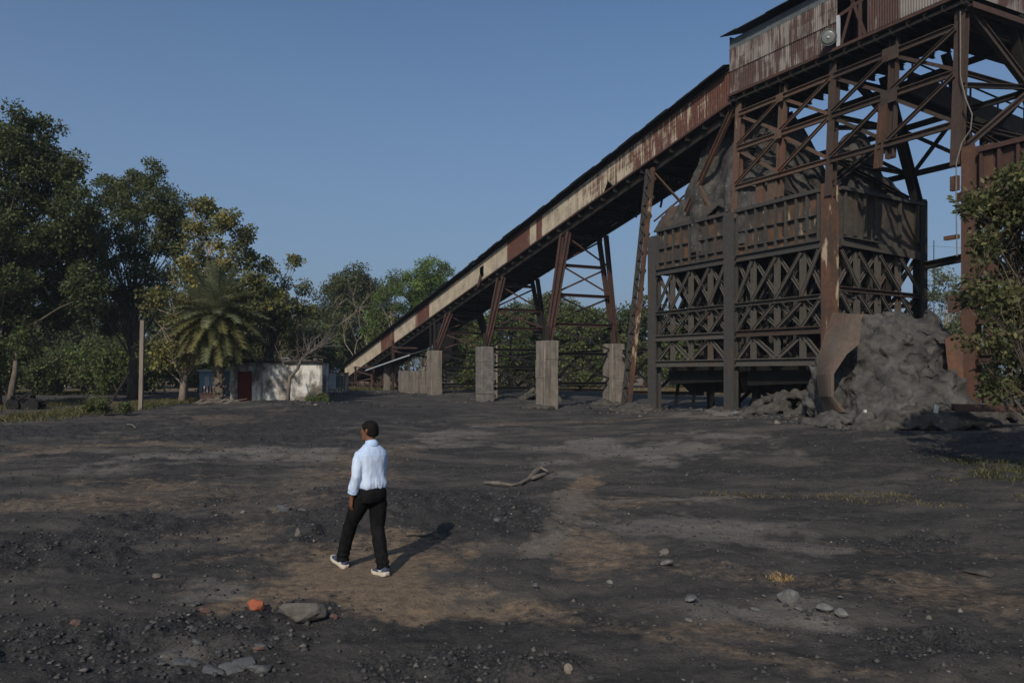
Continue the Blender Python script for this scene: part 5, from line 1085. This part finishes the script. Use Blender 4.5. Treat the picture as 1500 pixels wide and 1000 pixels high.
for k in range(34):
    rn = random.Random(400 + k); px, py, w_, mt = [(rn.uniform(230, 420), rn.uniform(925, 990), rn.uniform(12, 30), 'dstone'), (rn.uniform(60, 330), rn.uniform(850, 930), rn.uniform(8, 20), 'stone'), (rn.uniform(1000, 1260), rn.uniform(868, 915), rn.uniform(8, 20), 'pstone'), (rn.uniform(600, 820), rn.uniform(700, 770), rn.uniform(8, 16), 'dstone')][k % 4]
    rock(px, py, w_, w_ * rn.uniform(.25, .4), mt, ['broken slate flake among the litter at the bottom left', 'small coal stained stone in the gravel at left', 'grey slag chip scattered around the pale slag lumps', 'dark flat stone on the bank right of the man'][k % 4], 400 + k, ['slate_flake', 'stone', 'slag_chip', 'flat_stone'][k % 4], ['slate', 'stone', 'slag', 'stone'][k % 4], .5, 1, rn.uniform(-2, 2), ['broken slate flakes bottom left', 'stones in the gravel at left', 'slag chips at right', 'flat stones on the bank'][k % 4], 1)
_, m = stick([(186, 622, 0), (194, 624, .03), (199, 627, 0)], [.04, .05, .03], ''); tag(m.build('stick', 'wood'), 'short pale stick below the concrete pole', 'stick')
tag(MB().boxf(at(1368, 604, 24.6), (.12, 0, -.05), (0, .05, 0), (.05, 0, .26)).build('plastic_scrap', 'bone'), 'small white upright scrap at the foot of the dust heap', 'scrap')
tag(MB().boxf(at(1266, 604, 25.2), (.08, 0, 0), (0, .1, 0), (0, 0, .09)).build('plastic_scrap', 'bone'), 'tiny white scrap left at the foot of the dust heap', 'scrap')
def gravel():
    rng = np.random.default_rng(5); n = 60000; Y = 5.2 * np.exp(rng.random(n) * math.log(34 / 5.2)); S = rng.uniform(-.75, .75, n); x = S * Y
    dk = mask(DARK, x, Y, 31); gr = mask(GREY, x, Y, 51); br = mask(BROWN, x, Y, 41); keep = rng.random(n) < .20 + .65 * dk + .4 * gr - .1 * br; keep &= ((x + 1.66) ** 2 + (Y - 8.9) ** 2) > .5
    x, Y, dk, gr = x[keep], Y[keep], dk[keep], gr[keep]; n = len(x); z = gz0(x, Y) + .10 * fbm(x * .12, Y * .12, 3, 5) * np.clip(np.abs(Y) / 20, 0, 1) + relief(x, Y, dk * (1 - .85 * br[keep]))
    s = (.005 + .030 * rng.random(n) ** 5) * (1 + .02 * Y)
    o = np.array([(1, 0, 0), (0, 1, 0), (-1, 0, 0), (0, -1, 0), (0, 0, 1), (0, 0, -1)], float); V = o[None] * rng.uniform(.6, 1.3, (n, 6, 1)) * np.stack([s, s, s * rng.uniform(.35, .8, n)], 1)[:, None, :]
    a = rng.random(n) * 6.28; c, sn = np.cos(a)[:, None], np.sin(a)[:, None]; Vx = V[..., 0] * c - V[..., 1] * sn; Vy = V[..., 0] * sn + V[..., 1] * c; V = np.stack([Vx + x[:, None], Vy + Y[:, None], V[..., 2] + z[:, None] + .2 * s[:, None]], -1)
    f = np.array([(0, 1, 4), (1, 2, 4), (2, 3, 4), (3, 0, 4), (1, 0, 5), (2, 1, 5), (3, 2, 5), (0, 3, 5)]); Fq = (f[None] + (np.arange(n) * 6)[:, None, None]).reshape(-1, 3)
    pal = np.array([(.035, .034, .035), (.05, .048, .047), (.07, .066, .062), (.045, .045, .05), (.10, .092, .082), (.16, .145, .125)]); w = np.array([.36, .30, .19, .12, .027, .003]); ci = rng.choice(6, n, p=w)
    tag(np_mesh('gravel', V.reshape(-1, 3), Fq, M['gravel'], np.repeat(pal[ci], 8, 0)), 'loose coal gravel and pebbles strewn over the ground', 'gravel', None, 'stuff')
m_, t_, b_ = material('gravel'); a_ = N(t_, "ShaderNodeAttribute", attribute_name="tint"); t_.links.new(a_.outputs["Color"], b_.inputs["Base Color"]); M['gravel'] = m_
gravel()
def rubble():
    rng = np.random.default_rng(15); S_ = []
    bases = [P(1.85 * L, -1.6, 0), P(2.65 * L, -1.6, 0), P(3.51 * L, -1.6, 0), P(1.84 * L, 3.6, 0), P(.5 * L, -.5, 0), P(L, -.5, 0), P(1.07 * L, -1.3, 0), P(.25 * L, -.8, 0), P(.75 * L, -.8, 0), P(0, -2.5, 0), P(-2.5, -3.5, 0), P(-5.2, -2.5, 0), P(.75 * L, 3, 0), P(.25 * L, 3, 0), P(1.4 * L, 2, 0), P(2.2 * L, 2, 0), P(3 * L, 2, 0), Vector((-12, 45, 0)), Vector((-8, 47, 0)), P(3.9 * L, -3, 0)]
    for b_ in bases:
        k = 150; a = rng.random(k) * 6.28; r_ = np.abs(rng.normal(size=k)) * 1.3; S_.append(np.stack([b_.x + np.cos(a) * r_ * 1.3, b_.y + np.sin(a) * r_ * .8], 1))
    xy = np.concatenate(S_); n = len(xy); x, Y = xy[:, 0], xy[:, 1]; z = gz0(x, Y) + .10 * fbm(x * .12, Y * .12, 3, 5) * np.clip(np.abs(Y) / 20, 0, 1) + relief(x, Y, np.zeros(n) + .5)
    s = .03 + .22 * rng.random(n) ** 4
    o = np.array([(1, 0, 0), (0, 1, 0), (-1, 0, 0), (0, -1, 0), (0, 0, 1), (0, 0, -1)], float); V = o[None] * rng.uniform(.5, 1.3, (n, 6, 1)) * np.stack([s, s, s * .6], 1)[:, None, :]; V = V + np.stack([x, Y, z], 1)[:, None, :] + rng.normal(size=(n, 6, 3)) * (s * .15)[:, None, None]
    f = np.array([(0, 1, 4), (1, 2, 4), (2, 3, 4), (3, 0, 4), (1, 0, 5), (2, 1, 5), (3, 2, 5), (0, 3, 5)]); Fq = (f[None] + (np.arange(n) * 6)[:, None, None]).reshape(-1, 3)
    pal = np.array([(.03, .029, .028), (.045, .042, .04), (.07, .064, .058), (.14, .125, .108)]); ci = rng.choice(4, n, p=[.4, .35, .2, .05])
    tag(np_mesh('rubble', V.reshape(-1, 3), Fq, M['gravel'], np.repeat(pal[ci], 8, 0)), 'broken coal rubble around the feet of the piers and columns', 'rubble', None, 'stuff')
rubble()

# ------------------------------------------------------------------ walking man
def cloth_mat(name, c1, c2, scale, sc, bs=.3):
    m, t, b = material(name); n = noise_node(t, 5, 5, .6); w = noise_node(t, scale, 2, .5, sc)
    t.links.new(mix(t, ramp(t, w, [(.42, 0), (.58, 1)]), c1, c2), b.inputs["Base Color"]); bump(t, b, n, bs, .01); b.inputs["Roughness"].default_value = .9; return m
M['shirt'] = cloth_mat('pale striped blue white shirt cloth', (.52, .585, .71), (.43, .51, .66), 60, (1, 1, .02))
_t = M['shirt'].node_tree; _b = _t.nodes['Principled BSDF']; _c = _b.inputs['Base Color'].links[0].from_socket        # light blue yoke above the shoulder seam
_tc = N(_t, "ShaderNodeTexCoord"); _sx = N(_t, "ShaderNodeSeparateXYZ"); _t.links.new(_tc.outputs['Object'], _sx.inputs[0])
_t.links.new(mix(_t, math_n(_t, 'GREATER_THAN', _sx.outputs[2], 1.285), _c, mix(_t, .5, _c, (.36, .48, .66))), _b.inputs['Base Color'])
M['yoke'] = cloth_mat('light blue shirt cloth', (.34, .47, .67), (.40, .52, .69), 60, (1, 1, .02))
M['trouser'] = cloth_mat('black trouser cloth', (.006, .006, .007), (.010, .0095, .0095), 20, (1, 1, .2))
M['skin'] = simple('brown skin', (.16, .072, .038), (.125, .056, .030), 6, rough=.55, bs=.1, bd=.005)
M['hair'] = simple('short black hair', (.006, .005, .005), (.012, .010, .009), 40, rough=.7, bs=.8, bd=.006)
M['shoe'] = simple('navy knit shoe', (.030, .042, .070), (.045, .055, .085), 30, bs=.3)
M['sole'] = simple('off white shoe sole', (.50, .44, .36), (.42, .36, .28), 8, bs=.2)
M['logo'] = simple('white shoe mark', (.7, .7, .7), (.65, .65, .65), 8)
HEAD = math.atan2(.60, .80)                                   # walks away and to the left
man = empty('person', (-1.575, 8.9, surf(-1.665, 8.9, 0) + .0), 'man in a pale blue white shirt and black trousers walking away to the left', 'person', rz=HEAD)
[setattr(M[k].node_tree.nodes['Principled BSDF'].inputs['Specular IOR Level'], 'default_value', .06) for k in ('hair', 'trouser')]
HY = surf(-1.665, 8.9, 0)
def solid(m, name, mat, vox, smooth=2, root=man, wr=None, fin=None):
    me = bpy.data.meshes.new(name); me.from_pydata([tuple(v) for v in m.v], [], m.f)
    o = bpy.data.objects.new(name, me); COL.objects.link(o)
    r_ = o.modifiers.new('r', 'REMESH'); r_.mode = 'VOXEL'; r_.voxel_size = vox
    s_ = o.modifiers.new('s', 'SMOOTH'); s_.factor = .6; s_.iterations = smooth
    bpy.context.view_layer.update(); dg = bpy.context.evaluated_depsgraph_get(); nm = bpy.data.meshes.new_from_object(o.evaluated_get(dg)); o.modifiers.clear(); o.data = nm
    if wr:
        nn = [v.normal.copy() for v in nm.vertices]
        for v, n in zip(nm.vertices, nn): v.co += n * wr(v.co)
    nm.materials.clear(); nm.materials.append(M[mat]); nm.polygons.foreach_set("use_smooth", [True] * len(nm.polygons)); nm.update(); o.parent = root; return o
def oval(cx, cy, z, rx, ry, n=20, p=2.3, ax=None):
    r = []
    for k in range(n):
        a = 2 * math.pi * k / n; c, s = math.cos(a), math.sin(a)
        r.append((cx + rx * math.copysign(abs(c) ** (2 / p), c), cy + ry * math.copysign(abs(s) ** (2 / p), s), z))
    return r
TW = math.radians(4)                                         # torso turned back towards the camera a little
def tws(rings, a=TW):
    c, s = math.cos(a), math.sin(a); return [[(x * c - y * s, x * s + y * c, z) for x, y, z in r] for r in rings]
def T3(p, a=TW): c, s = math.cos(a), math.sin(a); return Vector((p[0] * c - p[1] * s, p[0] * s + p[1] * c, p[2]))
LS, LE, LW = T3((-.155, .0, 1.325)), T3((-.205, -.03, 1.08)), T3((-.215, .05, .83))
RS, RE, RW = T3((.155, .01, 1.325)), T3((.175, .06, 1.09)), T3((.04, .24, 1.08))
LH, LK, LA = Vector((-.09, .0, .86)), Vector((-.145, .22, .50)), Vector((-.17, .385, .10))
RH, RK, RA = Vector((.09, .0, .86)), Vector((.065, -.03, .48)), Vector((.02, -.245, .105))
FZ = 1.0
body = MB()
body.loft(tws([oval(0, .0, .85, .13, .09), oval(0, 0, 1.0, .125, .085), oval(0, .0, 1.2, .14, .09), oval(0, .0, 1.33, .15, .085), oval(0, 0, 1.39, .09, .065), oval(0, .005, 1.42, .055, .055)]))
body.tube([T3((0, 0, 1.38)), T3((0, .01, 1.44)), T3((0, .02, 1.50))], [.06, .054, .054], 14)
HC = T3((0, .03, 1.572)); hy = math.radians(30)                 # head turned further to the left
def hp(x, y, z): c, s = math.cos(hy), math.sin(hy); return HC + Vector((x * c - y * s, x * s + y * c, z))
hr = []
for z, rx, ry, oy in ((-.118, .030, .035, .045), (-.105, .048, .062, .030), (-.075, .060, .080, .012), (-.04, .068, .090, .004), (0, .074, .096, .0), (.04, .074, .096, -.004), (.075, .062, .082, -.006), (.10, .038, .052, -.006), (.108, .012, .018, -.006)):
    hr.append([tuple(hp(x, y + oy, z)) for x, y, _ in oval(0, 0, 0, rx, ry, 20, 2.1)])
body.loft(hr)
body.tube([hp(0, .088, .012), hp(0, .108, -.022), hp(0, .098, -.034)], [.010, .016, .010], 8)      # nose
for sx in (-1, 1):
    body.tube([hp(sx * .072, -.004, -.035), hp(sx * .082, -.012, -.005), hp(sx * .080, -.016, .022)], [.010, .016, .012], 8)   # ear
body.tube([hp(-.022, .086, -.064), hp(.022, .086, -.064)], [.008, .008], 6); body.tube([hp(-.02, .08, -.10), hp(.02, .08, -.10)], [.016, .016], 6)
body.tube([hp(-.035, .083, .022), hp(.035, .083, .022)], [.010, .010], 6)
def hand(m, W, d, palm, side):                               # d: fingers direction, palm: normal, side: towards the thumb
    d, side = Vector(d).normalized(), Vector(side).normalized(); palm = d.cross(side).normalized() * (1 if Vector(palm).dot(d.cross(side)) > 0 else -1)
    m.tube([W - d * .02, W + d * .02, W + d * .055, W + d * .09], [.026, .034, .040, .038], 12, el=.55) if False else None
    rings = []
    for t, w, h in ((-.02, .026, .020), (.015, .031, .019), (.05, .040, .017), (.085, .041, .014), (.095, .036, .011)):
        c = W + d * t; rings.append([tuple(c + side * math.cos(a) * w + palm * math.sin(a) * h) for a in [2 * math.pi * k / 14 for k in range(14)]])
    m.loft(rings)
    for k, (o, ln, cu) in enumerate(((.030, .070, .5), (.010, .080, .6), (-.011, .074, .7), (-.030, .058, .85))):
        p = W + d * .085 + side * o; pts = [p - d * .02, p]; dd = d.copy(); ll = ln * .42
        for j in range(3):
            dd = (dd + palm * cu * .55).normalized(); p = p + dd * ll; pts.append(p); ll *= .75
        m.tube(pts, [.0095, .0095, .0088, .0078, .0060], 8)
    p = W + d * .02 + side * .028; m.tube([p - side * .012, p + side * .018 + d * .022, p + side * .026 + d * .052 + palm * .012, p + side * .020 + d * .078 + palm * .024], [.013, .0125, .0105, .0075], 8)
body.tube([LS, LS.lerp(LE, .5), LE, LE.lerp(LW, .35), LW], [.036, .036, .034, .037, .026], 12)
body.tube([RS, RS.lerp(RE, .5), RE, RE.lerp(RW, .35), RW], [.036, .036, .034, .037, .026], 12)
hand(body, LW, (LW - LE).normalized() + Vector((0, 0, -.4)), T3((1, .1, 0)), T3((.15, 1, .1)))
hand(body, RW, (RW - RE).normalized() + Vector((0, 0, -.1)), (0, 0, -1), T3((-.6, .3, .6)))
for H_, K_, A_ in ((LH, LK, LA), (RH, RK, RA)): body.tube([H_, H_.lerp(K_, .5), K_, K_.lerp(A_, .35), A_, A_ - Vector((0, 0, .02))], [.078, .066, .050, .052, .034, .034], 14)
bo = solid(body, 'body', 'skin', .0055, 2)
bo.name = 'body'
# hair cap, thinner at the crown
h_ = MB(); hr2 = []
for z, rx, ry, oy in ((-.062, .060, .058, -.040), (-.045, .070, .074, -.030), (-.01, .079, .088, -.018), (.03, .081, .098, -.009), (.065, .073, .091, -.007), (.090, .055, .070, -.006), (.107, .032, .042, -.006), (.113, .008, .012, -.006)):
    hr2.append([tuple(hp(x, y + oy, z)) for x, y, _ in oval(0, 0, 0, rx, ry, 24, 2.1)])
h_.loft(hr2); solid(h_, 'hair', 'hair', .006, 2, wr=lambda c: .003 * mnoise.noise(c * 60))
# shirt
sh_ = MB()
sh_.loft(tws([oval(0, .0, .925, .148, .112), oval(0, -.002, .945, .163, .125), oval(0, -.004, .985, .168, .128), oval(0, -.002, 1.06, .160, .120), oval(0, .0, 1.16, .166, .122), oval(0, -.004, 1.25, .178, .122), oval(0, -.008, 1.30, .182, .114), oval(0, -.008, 1.345, .166, .098), oval(0, -.006, 1.385, .125, .080), oval(0, .0, 1.42, .078, .066)]))
sh_.tube([LS + Vector((.06, 0, .0)), LS + Vector((.012, 0, -.02)), LS.lerp(LE, .3), LS.lerp(LE, .6), LE, LE.lerp(LW, .35), LE.lerp(LW, .60)], [.045, .060, .062, .058, .055, .053, .054], 16)
sh_.tube([RS - Vector((.06, 0, .0)), RS - Vector((.01, 0, .02)), RS.lerp(RE, .3), RS.lerp(RE, .6), RE, RE.lerp(RW, .4), RE.lerp(RW, .55)], [.045, .062, .064, .060, .057, .055, .056], 16)
def fold(c):
    an = math.atan2(c.y, c.x); w = math.exp(-((c.z - .96) / .09) ** 2)
    a = mnoise.noise(Vector((c.x * 12 + c.z * 5, c.y * 12, c.z * 3.2 - c.x * 3))) * .009 + mnoise.noise(Vector((c.x * 26 - c.z * 9, c.y * 22, c.z * 8 + c.x * 12))) * .004
    return a + w * (mnoise.noise(Vector((an * 5, c.z * 7, 2))) * .010 + .006)
so = solid(sh_, 'shirt', 'shirt', .009, 3, wr=fold)
cf = MB(); d = (LW - LE).normalized(); p = LE.lerp(LW, .52); cf.tube([p, p + d * .012, p + d * .062, p + d * .068], [.052, .059, .058, .052], 18); solid(cf, 'cuff', 'yoke', .006, 2, so, wr=lambda c: .003 * mnoise.noise(c * 30))
ck = MB(); ck.tube([T3((0, -.008, 1.405)), T3((0, .0, 1.44)), T3((0, .006, 1.462))], [.074, .067, .061], 20); ck.tube([T3((0, -.01, 1.40)), T3((0, -.01, 1.425)), T3((0, -.002, 1.435))], [.080, .077, .068], 20); solid(ck, 'collar', 'yoke', .006, 2, so)
# trousers
tr = MB()
tr.loft([oval(0, 0, .78, .165, .125), oval(0, -.008, .84, .178, .138), oval(0, -.008, .90, .170, .130), oval(0, -.002, .955, .156, .118), oval(0, 0, .972, .150, .112)])
tr.tube([Vector((-.085, 0, .86)), LH.lerp(LK, .35) + Vector((0, 0, 0)), LH.lerp(LK, .75), LK, LK.lerp(LA, .5), LK.lerp(LA, .85), LA + Vector((0, -.012, -.02))], [.096, .100, .086, .078, .074, .071, .069], 18)
tr.tube([Vector((.085, 0, .86)), RH.lerp(RK, .35), RH.lerp(RK, .75), RK, RK.lerp(RA, .5), RK.lerp(RA, .85), RA + Vector((0, -.005, -.025))], [.096, .102, .086, .078, .074, .071, .069], 18)
def tf(c): return mnoise.noise(Vector((c.x * 10, c.y * 10, c.z * 7))) * .008 + mnoise.noise(Vector((c.x * 24, c.y * 24, c.z * 20 + c.y * 10))) * .005 + (.007 * math.sin(c.z * 95) * math.exp(-((c.z - .15) / .07) ** 2))
solid(tr, 'trousers', 'trouser', .009, 3, wr=tf)
bl = MB(); bl.tube([(0, 0, .945), (0, 0, .975)], [.158, .156], 30, el=.76); bl.build('belt', 'black', man) if False else None
# shoes
def shoe(A, pitch, yaw, name='shoe'):
    rt = bpy.data.objects.new(name, None); R_ = Matrix.Rotation(yaw, 3, 'Z') @ Matrix.Rotation(pitch, 3, 'X')
    def q(x, y, z): v = R_ @ Vector((x, y, z - .0)); return (A.x + v.x, A.y + v.y, A.z - .075 + v.z)
    up = MB(); rings = []
    for y, w, h in ((-.085, .024, .045), (-.075, .034, .075), (-.04, .040, .092), (0, .042, .092), (.05, .045, .078), (.10, .048, .060), (.15, .047, .048), (.185, .036, .036), (.205, .016, .020)):
        rings.append([q(math.cos(a) * w, y, max(0.012, .02 + (h - .02) * max(0, math.sin(a)) ** .8 if math.sin(a) > 0 else .014)) for a in [2 * math.pi * k / 16 for k in range(16)]])
    up.loft(rings); u_ = solid(up, name, 'shoe', .006, 2)
    so_ = MB(); rings = []
    for y, w, z0_, z1_ in ((-.10, .018, .010, .034), (-.088, .036, -.012, .036), (-.04, .045, -.018, .032), (.05, .046, -.014, .024), (.12, .051, -.018, .024), (.17, .047, -.012, .026), (.205, .032, -.002, .030), (.222, .012, .008, .028)):
        rings.append([q(-w, y, z0_), q(w, y, z0_), q(w * 1.04, y, (z0_ + z1_) / 2), q(w, y, z1_), q(-w, y, z1_), q(-w * 1.04, y, (z0_ + z1_) / 2)])
    so_.loft(rings); solid(so_, 'sole', 'sole', .005, 2, u_)
    for sx in (-1, 1):                                        # white tick mark on each side
        mk = MB(); pts = [(-.055, .058), (-.045, .040), (-.015, .034), (.035, .052), (-.012, .043), (-.036, .046), (-.045, .054)]
        P_ = [q(sx * (.0455 + .003), y + .01, z) for y, z in pts]; P2 = [q(sx * (.037), y + .01, z) for y, z in pts]; n = len(pts)
        mk.poly(P_ + P2, [tuple(range(n)), tuple(range(2 * n - 1, n - 1, -1))] + [(i, (i + 1) % n, n + (i + 1) % n, n + i) for i in range(n)]); e = MB(); o = mk.build('side_mark', 'logo'); o.parent = u_
    return u_
shoe(LA + Vector((0, 0, .0)), math.radians(14), math.radians(8)); shoe(RA + Vector((0, .0, -.012)), math.radians(-3), math.radians(2))

# ------------------------------------------------------------------ air
hm = bpy.data.materials.new('haze'); hm.use_nodes = True; t_ = hm.node_tree; t_.nodes.clear(); vo_ = t_.nodes.new('ShaderNodeVolumePrincipled'); vo_.inputs['Density'].default_value = .00035; vo_.inputs['Color'].default_value = (.80, .88, 1, 1); vo_.inputs['Anisotropy'].default_value = .2
out_ = t_.nodes.new('ShaderNodeOutputMaterial'); t_.links.new(vo_.outputs[0], out_.inputs['Volume'])
tag(MB().wbox(-1700, 1700, -90, 1800, -30, 40).build('haze', hm), 'thin pale haze in the air', None, None, 'stuff')
